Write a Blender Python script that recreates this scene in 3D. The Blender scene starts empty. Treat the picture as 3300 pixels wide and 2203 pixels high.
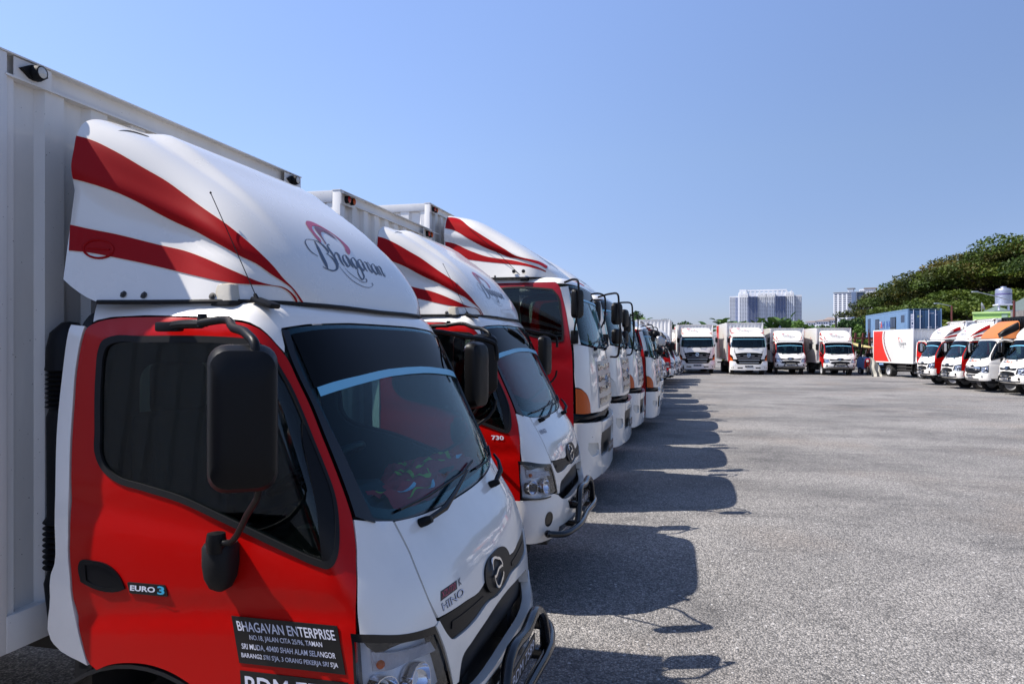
import bpy, bmesh, math, random
from mathutils import Vector, Matrix, noise
from mathutils.bvhtree import BVHTree
from mathutils.geometry import delaunay_2d_cdt
R = math.radians
SC = bpy.context.scene
COL = SC.collection
random.seed(7)
# ------------------------------------------------------------------ camera
cam_d = bpy.data.cameras.new("camera"); cam = bpy.data.objects.new("camera", cam_d); COL.objects.link(cam)
cam_d.sensor_width = 36.0; cam_d.lens = 36.0*2388/3300
cam_d.clip_start = 0.05; cam_d.clip_end = 6000
cam.location = (0, 0, 2.13); cam.rotation_euler = (R(90.0), 0, R(13.6))
cam_d.shift_y = (1112.7-1101.5)/3300
SC.camera = cam
# ------------------------------------------------------------------ light
SUN_EL, SUN_AZ = 53.0, 17.0        # sunlight travels towards +X, turned SUN_AZ degrees towards +Y
world = bpy.data.worlds.new("World"); SC.world = world; world.use_nodes = True
wn = world.node_tree.nodes; wl = world.node_tree.links; wn.clear()
sky = wn.new('ShaderNodeTexSky'); sky.sky_type = 'NISHITA'; sky.sun_disc = False
sky.sun_elevation = R(SUN_EL)
to_sun = Vector((-math.cos(R(SUN_AZ))*math.cos(R(SUN_EL)), -math.sin(R(SUN_AZ))*math.cos(R(SUN_EL)), math.sin(R(SUN_EL))))
sky.sun_rotation = math.atan2(to_sun.x, to_sun.y)
sky.altitude = 0; sky.air_density = 1.0; sky.dust_density = 0.35; sky.ozone_density = 1.6
geo = wn.new('ShaderNodeNewGeometry'); nrm = wn.new('ShaderNodeVectorMath'); nrm.operation = 'SCALE'; nrm.inputs[3].default_value = -1.0; wl.new(geo.outputs['Incoming'], nrm.inputs[0])
sep = wn.new('ShaderNodeSeparateXYZ'); wl.new(nrm.outputs[0], sep.inputs[0])
ramp = wn.new('ShaderNodeValToRGB'); wl.new(sep.outputs['Z'], ramp.inputs[0])       # air colour by height above the horizon
els = [(0.0, (.43, .47, .76)), (.06, (.49, .52, .76)), (.14, (.58, .58, .74)), (.24, (.71, .69, .79)), (.42, (.84, .81, .92)), (.75, (.72, .71, .78)), (1.0, (.72, .70, .75))]
while len(ramp.color_ramp.elements) < len(els): ramp.color_ramp.elements.new(.5)
for e, (p_, c_) in zip(ramp.color_ramp.elements, els): e.position = p_; e.color = (*c_, 1)
dt = wn.new('ShaderNodeVectorMath'); dt.operation = 'DOT_PRODUCT'; wl.new(nrm.outputs[0], dt.inputs[0]); dt.inputs[1].default_value = to_sun
mr = wn.new('ShaderNodeMapRange'); mr.interpolation_type = 'SMOOTHSTEP'; wl.new(dt.outputs['Value'], mr.inputs[0])
for i_, v_ in enumerate((-.35, .35, 1.22, 2.0)): mr.inputs[i_+1].default_value = v_
m1 = wn.new('ShaderNodeVectorMath'); m1.operation = 'MULTIPLY'; wl.new(sky.outputs[0], m1.inputs[0]); wl.new(ramp.outputs[0], m1.inputs[1])
m2 = wn.new('ShaderNodeVectorMath'); m2.operation = 'SCALE'; wl.new(m1.outputs[0], m2.inputs[0]); wl.new(mr.outputs[0], m2.inputs[3])
bg = wn.new('ShaderNodeBackground'); bg.inputs[1].default_value = 0.082
wo = wn.new('ShaderNodeOutputWorld'); wl.new(m2.outputs[0], bg.inputs[0]); wl.new(bg.outputs[0], wo.inputs[0])
sun_d = bpy.data.lights.new("sun", 'SUN'); sun = bpy.data.objects.new("sun", sun_d); COL.objects.link(sun)
sun_d.energy = 5.0; sun_d.angle = R(0.5); sun_d.color = (1.0, 0.95, 0.88)
sun.rotation_euler = to_sun.to_track_quat('Z', 'Y').to_euler()
sun.location = to_sun*60
SC.view_settings.view_transform = 'Standard'; SC.view_settings.look = 'None'
SC.view_settings.exposure = 0.66; SC.view_settings.gamma = 1.0; SC.view_settings.use_curve_mapping = False
SC.render.engine = 'CYCLES'
SC.cycles.max_bounces = 8; SC.cycles.transparent_max_bounces = 12; SC.cycles.glossy_bounces = 4; SC.cycles.diffuse_bounces = 3
# ---------------------------------------------------------------- body surfaces
def interp(tab, v):
    xs = [t[0] for t in tab]; ys = [t[1] for t in tab]
    return _pchip(xs, ys, v)
def _pchip(xs, ys, v):
    n = len(xs)
    if v <= xs[0]: return ys[0] + (v-xs[0])*(ys[1]-ys[0])/(xs[1]-xs[0])
    if v >= xs[-1]: return ys[-1] + (v-xs[-1])*(ys[-1]-ys[-2])/(xs[-1]-xs[-2])
    h = [xs[i+1]-xs[i] for i in range(n-1)]; d = [(ys[i+1]-ys[i])/h[i] for i in range(n-1)]
    m = [0.0]*n
    for i in range(1, n-1):
        if d[i-1]*d[i] > 0:
            w1 = 2*h[i]+h[i-1]; w2 = h[i]+2*h[i-1]
            m[i] = (w1+w2)/(w1/d[i-1]+w2/d[i])
    m[0] = d[0]; m[-1] = d[-1]
    for i in range(n-1):
        if v <= xs[i+1]:
            t = (v-xs[i])/h[i]; t2 = t*t; t3 = t2*t
            return (2*t3-3*t2+1)*ys[i]+(t3-2*t2+t)*h[i]*m[i]+(-2*t3+3*t2)*ys[i+1]+(t3-t2)*h[i]*m[i+1]
class Cab:
    """cab skin: s<=0 metres back along the side, s in 0..1 round the front corner to the centre; right-hand side y<0"""
    def __init__(c, xf, hw, a, n, back):
        c.xf, c.hw, c.a, c.n, c.back = xf, hw, a, n, back
    def P(c, s, z):
        sg = 1
        if s > 1: s = 2-s; sg = -1            # s in 1..2 is the mirrored front half
        xf = interp(c.xf, z); hw = interp(c.hw, z); a = interp(c.a, z)
        xc = xf-a
        if s <= 0: return (xc+s, -sg*hw, z)
        th = s*math.pi/2
        cx = max(math.cos(th), 0)**(2/c.n); sy = max(math.sin(th), 0)**(2/c.n)
        return (xc+a*sy, -sg*hw*cx, z)
    def N(c, s, z):
        e = 1e-3
        if s > 1-e and s < 1+e: s = 1-2*e
        lo = c.P(s-e, z); hi = c.P(s+e, z); dn = c.P(s, z-e); up = c.P(s, z+e)
        u = [hi[i]-lo[i] for i in range(3)]; v = [up[i]-dn[i] for i in range(3)]
        n = (u[1]*v[2]-u[2]*v[1], u[2]*v[0]-u[0]*v[2], u[0]*v[1]-u[1]*v[0])
        l = math.sqrt(sum(k*k for k in n)) or 1
        return (n[0]/l, n[1]/l, n[2]/l)
CABA = Cab(xf=[(.40,.02),(.70,.02),(.90,.015),(1.10,-.01),(1.25,-.06),(1.40,-.16),(1.48,-.21),(1.60,-.265),(1.80,-.36),(2.0,-.45),(2.15,-.52),(2.21,-.555),(2.25,-.575),(2.28,-.60),(2.298,-.64),(2.306,-.68)],
           hw=[(.40,1.0),(.9,1.0),(1.3,1.0),(1.6,.99),(1.9,.965),(2.1,.948),(2.19,.94),(2.235,.917),(2.27,.885),(2.292,.845),(2.306,.79)],
           a=[(.4,.30),(1.2,.28),(1.5,.21),(1.8,.20),(2.2,.19)], n=3.0, back=-1.44)
def fair_h(x):   # centre height of the roof fairing above the cab roof, by x
    return interp([(-1.60,3.085),(-1.40,3.03),(-1.135,2.92),(-.87,2.72),(-.72,2.55),(-.66,2.45),(-.62,2.35),(-.60,2.275)], x)
def fairing_point(x, q):
    """x along, q in -1..1 round the section; q=-1 right side base, 0 top centre, 1 left side base"""
    return None
CABB = Cab(xf=[(.35,.02),(.9,.03),(1.3,.02),(1.9,-.035),(2.02,-.06),(2.70,-.25),(2.76,-.28),(2.80,-.33),(2.815,-.40)],
           hw=[(.3,1.2),(2.0,1.2),(2.6,1.16),(2.72,1.13),(2.79,1.07),(2.815,1.0)], a=[(.3,.30),(2.0,.26),(2.8,.22)], n=2.8, back=-1.7)
# ------------------------------------------------------------------ objects
CACHE = {}
def tag(o, label=None, cat=None, group=None, kind=None):
    if label: o['label'] = label
    if cat: o['category'] = cat
    if group: o['group'] = group
    if kind: o['kind'] = kind
    return o
def empty(name, loc, rz=0, **k):
    o = bpy.data.objects.new(name, None); COL.objects.link(o); o.location = loc; o.rotation_euler = (0, 0, rz)
    o.empty_display_size = .2
    return tag(o, **k)
def finish(me, ang=38):
    bm = bmesh.new(); bm.from_mesh(me)
    for f in bm.faces: f.smooth = True
    a = R(ang)
    for e in bm.edges:
        e.smooth = not (len(e.link_faces) == 2 and e.calc_face_angle(0) > a) and len(e.link_faces) == 2
    bm.to_mesh(me); bm.free()
def link(name, me, mat, parent=None, loc=None, rot=None, label=None):
    o = bpy.data.objects.new(name, me); COL.objects.link(o)
    if parent: o.parent = parent
    if loc: o.location = loc
    if rot: o.rotation_euler = rot
    if mat is not None:
        if not me.materials: me.materials.append(mat)
        elif me.materials[0] is not mat:
            o.material_slots[0].link = 'OBJECT'; o.material_slots[0].material = mat
    if label: o['label'] = label
    return o
def part(key, fn, name, mat, parent, **k):
    """builds a mesh once per key and shares it between alike parts"""
    if key not in CACHE:
        r = fn(); me = r if isinstance(r, bpy.types.Mesh) else r.mesh(name)
        CACHE[key] = me
    return link(name, CACHE[key], mat, parent, **k)
def smooth_poly(pts, closed=True, sub=4, corner=50):
    n = len(pts); out = []; turn = []
    for i in range(n):
        if not closed and (i == 0 or i == n-1): turn.append(999); continue
        a, b, c = pts[i-1], pts[i], pts[(i+1) % n]
        u = (b[0]-a[0], b[1]-a[1]); v = (c[0]-b[0], c[1]-b[1])
        t = abs(math.degrees(math.atan2(u[0]*v[1]-u[1]*v[0], u[0]*v[0]+u[1]*v[1])))
        turn.append(t)
    m = n if closed else n-1
    for i in range(m):
        p0, p1, p2, p3 = pts[i-1], pts[i], pts[(i+1) % n], pts[(i+2) % n]
        d = [p2[k]-p1[k] for k in range(len(p1))]; L = math.dist(p1, p2)
        def tang(a, b, c, t):
            if t > corner: return d
            l1 = math.dist(a, b) or 1; l2 = math.dist(b, c) or 1
            return [((b[k]-a[k])/l1*l2+(c[k]-b[k])/l2*l1)/(l1+l2)*L for k in range(len(b))]
        m1 = tang(p0, p1, p2, turn[i]); m2 = tang(p1, p2, p3, turn[(i+1) % n])
        for j in range(sub):
            t = j/sub; t2 = t*t; t3 = t2*t
            out.append(tuple((2*t3-3*t2+1)*p1[k]+(t3-2*t2+t)*m1[k]+(-2*t3+3*t2)*p2[k]+(t3-t2)*m2[k] for k in range(len(p1))))
    if not closed: out.append(tuple(pts[-1]))
    return out
def inpoly(p, poly):
    x, y = p[0], p[1]; c = False; j = len(poly)-1
    for i in range(len(poly)):
        a = poly[i]; b = poly[j]
        if (a[1] > y) != (b[1] > y) and x < (b[0]-a[0])*(y-a[1])/(b[1]-a[1])+a[0]: c = not c
        j = i
    return c
def inset(poly, d):
    """moves an outline inwards by d (outwards if d<0)"""
    n = len(poly); A = sum(poly[i-1][0]*poly[i][1]-poly[i][0]*poly[i-1][1] for i in range(n)); sg = 1 if A > 0 else -1
    out = []
    for i in range(n):
        a, b, c = poly[i-1], poly[i], poly[(i+1) % n]
        u = (b[0]-a[0], b[1]-a[1]); v = (c[0]-b[0], c[1]-b[1])
        lu = math.hypot(*u) or 1e-9; lv = math.hypot(*v) or 1e-9
        n1 = (-u[1]/lu*sg, u[0]/lu*sg); n2 = (-v[1]/lv*sg, v[0]/lv*sg)
        m = (n1[0]+n2[0], n1[1]+n2[1]); q = (m[0]**2+m[1]**2)/2 or 1e-9
        q = max(q, .45)
        out.append((b[0]+m[0]*d/q, b[1]+m[1]*d/q))
    return out
def trimesh2d(outer, holes=(), step=.05):
    V = [Vector(p) for p in outer]; n = len(V); E = [(i, (i+1) % n) for i in range(n)]
    for h in holes:
        k = len(V); V += [Vector(p) for p in h]; E += [(k+i, k+(i+1) % len(h)) for i in range(len(h))]
    xs = [p[0] for p in outer]; ys = [p[1] for p in outer]
    if step:
        allp = [p for p in V]
        x = min(xs)+step/2; row = 0
        while x < max(xs):
            y = min(ys)+step*(.5 if row % 2 else .9)
            while y < max(ys):
                if inpoly((x, y), outer) and not any(inpoly((x, y), h) for h in holes):
                    if all((q[0]-x)**2+(q[1]-y)**2 > (step*.4)**2 for q in allp): V.append(Vector((x, y)))
                y += step
            x += step; row += 1
    vo, eo, fo, ov, oe, of = delaunay_2d_cdt(V, E, [], 0, 1e-6)
    F = []
    for f in fo:
        cx = sum(vo[i][0] for i in f)/len(f); cy = sum(vo[i][1] for i in f)/len(f)
        if inpoly((cx, cy), outer) and not any(inpoly((cx, cy), h) for h in holes):
            A = sum(vo[f[i-1]][0]*vo[f[i]][1]-vo[f[i]][0]*vo[f[i-1]][1] for i in range(len(f)))
            if abs(A) > 1e-10: F.append(list(f) if A > 0 else list(reversed(f)))
    return [tuple(v) for v in vo], F
class M:
    def __init__(s): s.v = []; s.f = []
    def add(s, v, f):
        k = len(s.v); s.v += [tuple(p) for p in v]; s.f += [tuple(k+i for i in q) for q in f]; return s
    def box(s, x0, x1, y0, y1, z0, z1, mtx=None, b=0):
        if b:
            bm = bmesh.new(); bmesh.ops.create_cube(bm, size=1)
            bmesh.ops.scale(bm, vec=(x1-x0, y1-y0, z1-z0), verts=bm.verts)
            bmesh.ops.translate(bm, vec=((x0+x1)/2, (y0+y1)/2, (z0+z1)/2), verts=bm.verts)
            bmesh.ops.bevel(bm, geom=bm.edges[:], offset=b, segments=2 if b < .03 else 4, affect='EDGES', profile=.6)
            v = [x.co.copy() for x in bm.verts]; bm.verts.index_update()
            f = [[q.index for q in fa.verts] for fa in bm.faces]; bm.free()
        else:
            v = [Vector((x, y, z)) for x in (x0, x1) for y in (y0, y1) for z in (z0, z1)]
            f = [(0, 1, 3, 2), (4, 6, 7, 5), (0, 4, 5, 1), (2, 3, 7, 6), (0, 2, 6, 4), (1, 5, 7, 3)]
        if mtx: v = [mtx @ p for p in v]
        return s.add(v, f)
    def tube(s, pts, r, n=10, sub=0, closed=False, cap=True):
        pts = [Vector(p) for p in pts]
        if sub:
            q = smooth_poly([tuple(p) for p in pts], closed, sub, 200) if closed else smooth_poly([tuple(p) for p in pts], False, sub, 200)
            pts = [Vector(p) for p in q]
        m = len(pts); k = len(s.v)
        t = (pts[1]-pts[0]).normalized(); up = Vector((0, 0, 1)) if abs(t.z) < .9 else Vector((1, 0, 0))
        nrm = (up - t*up.dot(t)).normalized()
        for i, p in enumerate(pts):
            a = pts[i-1] if (i or closed) else p; b = pts[(i+1) % m] if (i < m-1 or closed) else p
            t = (b-a).normalized(); nrm = (nrm - t*nrm.dot(t)).normalized(); bi = t.cross(nrm)
            rr = r[i*(len(r)-1)//max(m-1, 1)] if isinstance(r, (list, tuple)) else r
            for j in range(n):
                an = 2*math.pi*j/n; s.v.append(tuple(p+(nrm*math.cos(an)+bi*math.sin(an))*rr))
        for i in range(m if closed else m-1):
            for j in range(n):
                a = k+i*n+j; b = k+i*n+(j+1) % n; c = k+((i+1) % m)*n+(j+1) % n; d = k+((i+1) % m)*n+j
                s.f.append((a, b, c, d))
        if cap and not closed:
            s.f.append(tuple(k+j for j in reversed(range(n)))); s.f.append(tuple(k+(m-1)*n+j for j in range(n)))
        return s
    def lathe(s, prof, c, axis, n=24):
        """prof: (radius, along) list turned round axis through c"""
        ax = Vector(axis).normalized(); u = ax.orthogonal().normalized(); w = ax.cross(u); c = Vector(c); k = len(s.v); m = len(prof)
        for r_, h in prof:
            for j in range(n):
                an = 2*math.pi*j/n; s.v.append(tuple(c+ax*h+(u*math.cos(an)+w*math.sin(an))*max(r_, 1e-4)))
        for i in range(m-1):
            for j in range(n):
                s.f.append((k+i*n+j, k+i*n+(j+1) % n, k+(i+1)*n+(j+1) % n, k+(i+1)*n+j))
        return s
    def prism(s, poly, fn, t0, t1, step=0, holes=()):
        """2-D outline mapped by fn(a,b,depth) from depth t0 to t1"""
        V, F = trimesh2d(poly, holes, step)
        k = len(V); v = [fn(a, b, t1) for a, b in V]+[fn(a, b, t0) for a, b in V]
        f = [tuple(q) for q in F]+[tuple(i+k for i in reversed(q)) for q in F]
        cnt = {}
        for q in F:
            for i in range(len(q)): cnt[(q[i-1], q[i])] = 1
        for (a, b) in list(cnt):
            if (b, a) not in cnt: f.append((a, a+k, b+k, b))
        return s.add(v, f)
    def grid(s, fn, nu, nv, flip=False):
        k = len(s.v)
        for i in range(nu+1):
            for j in range(nv+1): s.v.append(tuple(fn(i/nu, j/nv)))
        for i in range(nu):
            for j in range(nv):
                q = (k+i*(nv+1)+j, k+(i+1)*(nv+1)+j, k+(i+1)*(nv+1)+j+1, k+i*(nv+1)+j+1)
                s.f.append(q[::-1] if flip else q)
        return s
    def mirror(s):
        s.v = [(p[0], -p[1], p[2]) for p in s.v]; s.f = [tuple(reversed(q)) for q in s.f]; return s
    def both(s):
        k = len(s.v); n = len(s.f)
        s.v += [(p[0], -p[1], p[2]) for p in s.v]; s.f += [tuple(i+k for i in reversed(q)) for q in s.f[:n]]; return s
    def mesh(s, name='part', ang=38):
        me = bpy.data.meshes.new(name); me.from_pydata(s.v, [], s.f); me.update()
        bm = bmesh.new(); bm.from_mesh(me); bmesh.ops.remove_doubles(bm, verts=bm.verts, dist=1e-5)
        bmesh.ops.recalc_face_normals(bm, faces=bm.faces); bm.to_mesh(me); bm.free()
        finish(me, ang); return me
    def raw(s, name='part', smooth=False):
        me = bpy.data.meshes.new(name); me.from_pydata(s.v, [], s.f); me.update()
        if smooth:
            for p in me.polygons: p.use_smooth = True
        return me
def skin(cab, poly, off=0, th=.012, step=.05, holes=(), left=False, sm=True, bump=None):
    if sm: poly = smooth_poly(poly)
    holes = [smooth_poly(h) if sm else h for h in holes]
    def fn(a, b, d):
        p = cab.P(a, b); n = cab.N(a, b); e = bump(a, b) if bump else 0
        return (p[0]+n[0]*(d+e), p[1]+n[1]*(d+e), p[2]+n[2]*(d+e))
    m = M().prism(poly, fn, off-th, off, step, holes)
    if left: m.mirror()
    return m
def text_polys(txt, size=1.0, shear=0, bold=0, align='LEFT', spacing=1.0):
    cu = bpy.data.curves.new('t', 'FONT'); cu.body = txt; cu.size = size; cu.shear = shear; cu.offset = bold
    cu.align_x = align; cu.space_character = spacing; cu.resolution_u = 3; cu.fill_mode = 'FRONT'
    o = bpy.data.objects.new('t', cu); COL.objects.link(o)
    dg = bpy.context.evaluated_depsgraph_get(); me = bpy.data.meshes.new_from_object(o.evaluated_get(dg))
    v = [tuple(p.co) for p in me.vertices]; f = [tuple(p.vertices) for p in me.polygons]
    bpy.data.objects.remove(o); bpy.data.curves.remove(cu); bpy.data.meshes.remove(me)
    return v, f
def text_on(m, txt, fn, w=None, h=None, **k):
    """adds lettering to m; fn(a,b) places the 2-D point; w,h stretch it to that size"""
    v, f = text_polys(txt, **k)
    if not v: return m
    x0 = min(p[0] for p in v); x1 = max(p[0] for p in v); y0 = min(p[1] for p in v); y1 = max(p[1] for p in v)
    sx = w/(x1-x0) if w else 1; sy = h/(y1-y0) if h else sx
    if not w: sx = sy
    return m.add([fn((p[0]-x0)*sx, (p[1]-y0)*sy) for p in v], f)
def ribbon(pts, ws, sub=5):
    """2-D stroke with varying width -> verts, faces"""
    q = smooth_poly([(p[0], p[1], w) for p, w in zip(pts, ws)], False, sub, 200)
    V = []; F = []
    for i, p in enumerate(q):
        a = q[max(i-1, 0)]; b = q[min(i+1, len(q)-1)]; d = (b[0]-a[0], b[1]-a[1]); l = math.hypot(*d) or 1
        nx, ny = -d[1]/l*p[2]/2, d[0]/l*p[2]/2
        V += [(p[0]+nx, p[1]+ny), (p[0]-nx, p[1]-ny)]
        if i: F.append((2*i-2, 2*i-1, 2*i+1, 2*i))
    return V, F
# ------------------------------------------------------------------ ground
def gz(x, y):
    """height of the yard: it climbs gently for the first ten metres"""
    if y < 3: return 0.0
    t = min((y-3)/6.2, 1); return .15*t*t*(3-2*t)
def ground_material():
    m = bpy.data.materials.new('dusty_asphalt'); m.use_nodes = True; N = m.node_tree.nodes; L = m.node_tree.links; b = N['Principled BSDF']
    tc = N.new('ShaderNodeTexCoord'); P = tc.outputs['Object']
    def noise_(s, d=6, r=.6, vec=None, dist=0):
        n = N.new('ShaderNodeTexNoise'); n.inputs['Scale'].default_value = s; n.inputs['Detail'].default_value = d; n.inputs['Roughness'].default_value = r; n.inputs['Distortion'].default_value = dist; L.new(vec or P, n.inputs['Vector']); return n.outputs[0]
    def rng(i, a, c, lo=0, hi=1):
        r = N.new('ShaderNodeMapRange'); r.inputs[1].default_value = a; r.inputs[2].default_value = c; r.inputs[3].default_value = lo; r.inputs[4].default_value = hi; L.new(i, r.inputs[0]); return r.outputs[0]
    def mix(f, a, c, bt='MIX'):
        x = N.new('ShaderNodeMix'); x.data_type = 'RGBA'; x.blend_type = bt
        if hasattr(f, 'links'): L.new(f, x.inputs[0])
        else: x.inputs[0].default_value = f
        for i, v in ((6, a), (7, c)):
            if hasattr(v, 'links'): L.new(v, x.inputs[i])
            else: x.inputs[i].default_value = (*v, 1)
        return x.outputs[2]
    mp = N.new('ShaderNodeMapping'); mp.inputs['Scale'].default_value = (.8, 1, 1); mp.inputs['Rotation'].default_value = (0, 0, R(12)); L.new(P, mp.inputs[0])
    big = noise_(.22, 5, .6, mp.outputs[0], .6); med = noise_(1.1, 6, .65, mp.outputs[0], .4)
    base = mix(rng(big, .38, .60), (.150, .141, .133), (.315, .295, .274))
    base = mix(rng(med, .35, .72, 0, .55), base, (.33, .308, .287))
    dk = noise_(.7, 8, .7, mp.outputs[0], 1.2); base = mix(rng(dk, .52, .70, 0, .55), base, (.055, .052, .051))
    mp3 = N.new('ShaderNodeMapping'); mp3.inputs['Rotation'].default_value = (0, 0, R(-38)); mp3.inputs['Scale'].default_value = (.55, 1.1, 1); L.new(P, mp3.inputs[0])
    st = noise_(.55, 7, .72, mp3.outputs[0], .8); base = mix(rng(st, .53, .68, 0, .45), base, (.075, .070, .068))
    lt = noise_(.42, 5, .6, mp3.outputs[0], .5); base = mix(rng(lt, .50, .62, 0, .6), base, (.37, .345, .32))
    fine = noise_(34, 3, .6); base = mix(rng(fine, .50, .66, 0, .45), base, (.06, .057, .055))
    warm = noise_(.35, 3, .5); base = mix(rng(warm, .52, .66, 0, .35), base, (.29, .235, .19))
    v = N.new('ShaderNodeTexVoronoi'); v.inputs['Scale'].default_value = 72; L.new(P, v.inputs['Vector'])
    hsv = N.new('ShaderNodeSeparateColor'); L.new(v.outputs['Color'], hsv.inputs[0])
    stone = rng(hsv.outputs[0], 0, 1, .45, 1.65)
    cc = N.new('ShaderNodeCombineColor'); [L.new(stone, cc.inputs[i]) for i in range(3)]
    base = mix(1.0, base, cc.outputs[0], 'MULTIPLY')
    gap = rng(v.outputs['Distance'], .35, .62, 0, .55); base = mix(gap, base, (.05, .05, .052))
    v2 = N.new('ShaderNodeTexVoronoi'); v2.inputs['Scale'].default_value = 21; L.new(P, v2.inputs['Vector'])
    s2 = N.new('ShaderNodeSeparateColor'); L.new(v2.outputs['Color'], s2.inputs[0]); pick = rng(s2.outputs[1], .90, .93); near = rng(v2.outputs['Distance'], .30, .18)
    mm = N.new('ShaderNodeMath'); mm.operation = 'MULTIPLY'; L.new(pick, mm.inputs[0]); L.new(near, mm.inputs[1]); base = mix(mm.outputs[0], base, (.50, .48, .46))
    L.new(base, b.inputs['Base Color']); b.inputs['Roughness'].default_value = .82; b.inputs['Specular IOR Level'].default_value = .35
    h1 = N.new('ShaderNodeMath'); h1.operation = 'MULTIPLY'; h1.inputs[1].default_value = -.012; L.new(v.outputs['Distance'], h1.inputs[0])
    h2 = N.new('ShaderNodeMath'); h2.operation = 'MULTIPLY_ADD'; h2.inputs[1].default_value = .012; L.new(noise_(9, 8, .7), h2.inputs[0]); L.new(h1.outputs[0], h2.inputs[2])
    bp = N.new('ShaderNodeBump'); bp.inputs['Strength'].default_value = .9; bp.inputs['Distance'].default_value = 1.0; L.new(h2.outputs[0], bp.inputs['Height']); L.new(bp.outputs[0], b.inputs['Normal'])
    return m
def build_ground():
    ys = [-40, -10, 0, 2.5]+[3+.25*i for i in range(27)]+[12, 20, 40, 80, 160, 400, 1200, 4500]; xs = [-4500, -400, -60, -20, -8]+[-6+.75*i for i in range(17)]+[10, 20, 60, 400, 4500]
    m = M(); ny = len(xs)
    for y in ys:
        for x in xs: m.v.append((x, y, gz(x, y)-(.0 if y < 300 else .0)))
    for i in range(len(ys)-1):
        for j in range(ny-1): m.f.append((i*ny+j, i*ny+j+1, (i+1)*ny+j+1, (i+1)*ny+j))
    o = link('ground', m.raw('ground', True), ground_material()); tag(o, 'dusty grey asphalt yard strewn with fine gravel', kind='structure')
    # loose stones
    rnd = random.Random(3); ico = [(0, 0, .5), (.45, 0, .1), (.1, .42, .12), (-.38, .22, .1), (-.3, -.32, .12), (.2, -.4, .1), (0, 0, -.1)]
    F = [(0, i, i % 5+1) for i in range(1, 6)]
    m = M()
    for i in range(8500):
        y = 2.2+rnd.random()**1.7*16; x = -1.5+rnd.random()*(2.5+y*.75); s = rnd.uniform(.006, .016)*(1.0+(rnd.random() < .03)*1.4); a = rnd.random()*6.3
        ca, sa = math.cos(a)*s, math.sin(a)*s
        m.add([(x+p[0]*ca-p[1]*sa*rnd.uniform(.7, 1.2), y+p[0]*sa+p[1]*ca, gz(x, y)+p[2]*s*.8) for p in ico], F)
    o = link('loose_gravel', m.raw('gravel'), mat('gravel_stone', (.34, .325, .31), .9, dirt=.8, dirtcol=(.10, .10, .10), dscale=9)); tag(o, 'fine loose gravel scattered over the asphalt', kind='stuff')
# ------------------------------------------------------------------ materials
def mat(name, col, rough=.5, metal=0, coat=0, spec=None, dirt=0, dirtcol=(.12,.10,.08), dscale=3, bump=0, bscale=40, speck=0, trans=0, emit=None, alpha=None, stretch=None):
    m = bpy.data.materials.new(name); m.use_nodes = True; N = m.node_tree.nodes; L = m.node_tree.links
    b = N['Principled BSDF']; b.inputs['Base Color'].default_value = (*col, 1); b.inputs['Roughness'].default_value = rough
    b.inputs['Metallic'].default_value = metal; b.inputs['Coat Weight'].default_value = coat; b.inputs['Coat Roughness'].default_value = .04
    if spec is not None: b.inputs['Specular IOR Level'].default_value = spec
    tc = N.new('ShaderNodeTexCoord'); src = tc.outputs['Object']
    if stretch:
        mp = N.new('ShaderNodeMapping'); mp.inputs['Scale'].default_value = stretch; L.new(src, mp.inputs[0]); src = mp.outputs[0]
    cur = None
    if dirt:
        n = N.new('ShaderNodeTexNoise'); n.inputs['Scale'].default_value = dscale; n.inputs['Detail'].default_value = 8; n.inputs['Roughness'].default_value = .65
        L.new(src, n.inputs['Vector'])
        r = N.new('ShaderNodeMapRange'); r.inputs[1].default_value = .42; r.inputs[2].default_value = .78; r.inputs[4].default_value = dirt; L.new(n.outputs[0], r.inputs[0])
        x = N.new('ShaderNodeMix'); x.data_type = 'RGBA'; x.inputs[6].default_value = (*col, 1); x.inputs[7].default_value = (*dirtcol, 1)
        L.new(r.outputs[0], x.inputs[0]); cur = x.outputs[2]
        rr = N.new('ShaderNodeMapRange'); rr.inputs[3].default_value = rough; rr.inputs[4].default_value = min(1, rough+.25); L.new(r.outputs[0], rr.inputs[0]); L.new(rr.outputs[0], b.inputs['Roughness'])
    if speck:
        n = N.new('ShaderNodeTexVoronoi'); n.inputs['Scale'].default_value = 38; L.new(tc.outputs['Object'], n.inputs['Vector'])
        g = N.new('ShaderNodeTexNoise'); g.inputs['Scale'].default_value = 7; L.new(tc.outputs['Object'], g.inputs['Vector'])
        a = N.new('ShaderNodeMath'); a.operation = 'MULTIPLY'; L.new(n.outputs['Distance'], a.inputs[0]); L.new(g.outputs[0], a.inputs[1])
        c = N.new('ShaderNodeMath'); c.operation = 'LESS_THAN'; L.new(a.outputs[0], c.inputs[0]); c.inputs[1].default_value = .028*speck
        x = N.new('ShaderNodeMix'); x.data_type = 'RGBA'; x.inputs[7].default_value = (.05, .035, .03, 1); x.inputs[6].default_value = (*col, 1)
        if cur: L.new(cur, x.inputs[6])
        L.new(c.outputs[0], x.inputs[0]); cur = x.outputs[2]
    if cur: L.new(cur, b.inputs['Base Color'])
    if bump:
        n = N.new('ShaderNodeTexNoise'); n.inputs['Scale'].default_value = bscale; n.inputs['Detail'].default_value = 4; L.new(src, n.inputs['Vector'])
        bp = N.new('ShaderNodeBump'); bp.inputs['Strength'].default_value = bump; bp.inputs['Distance'].default_value = .01
        L.new(n.outputs[0], bp.inputs['Height']); L.new(bp.outputs[0], b.inputs['Normal'])
    if trans: b.inputs['Transmission Weight'].default_value = trans
    if emit: b.inputs['Emission Color'].default_value = (*emit, 1); b.inputs['Emission Strength'].default_value = 1
    return m
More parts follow.
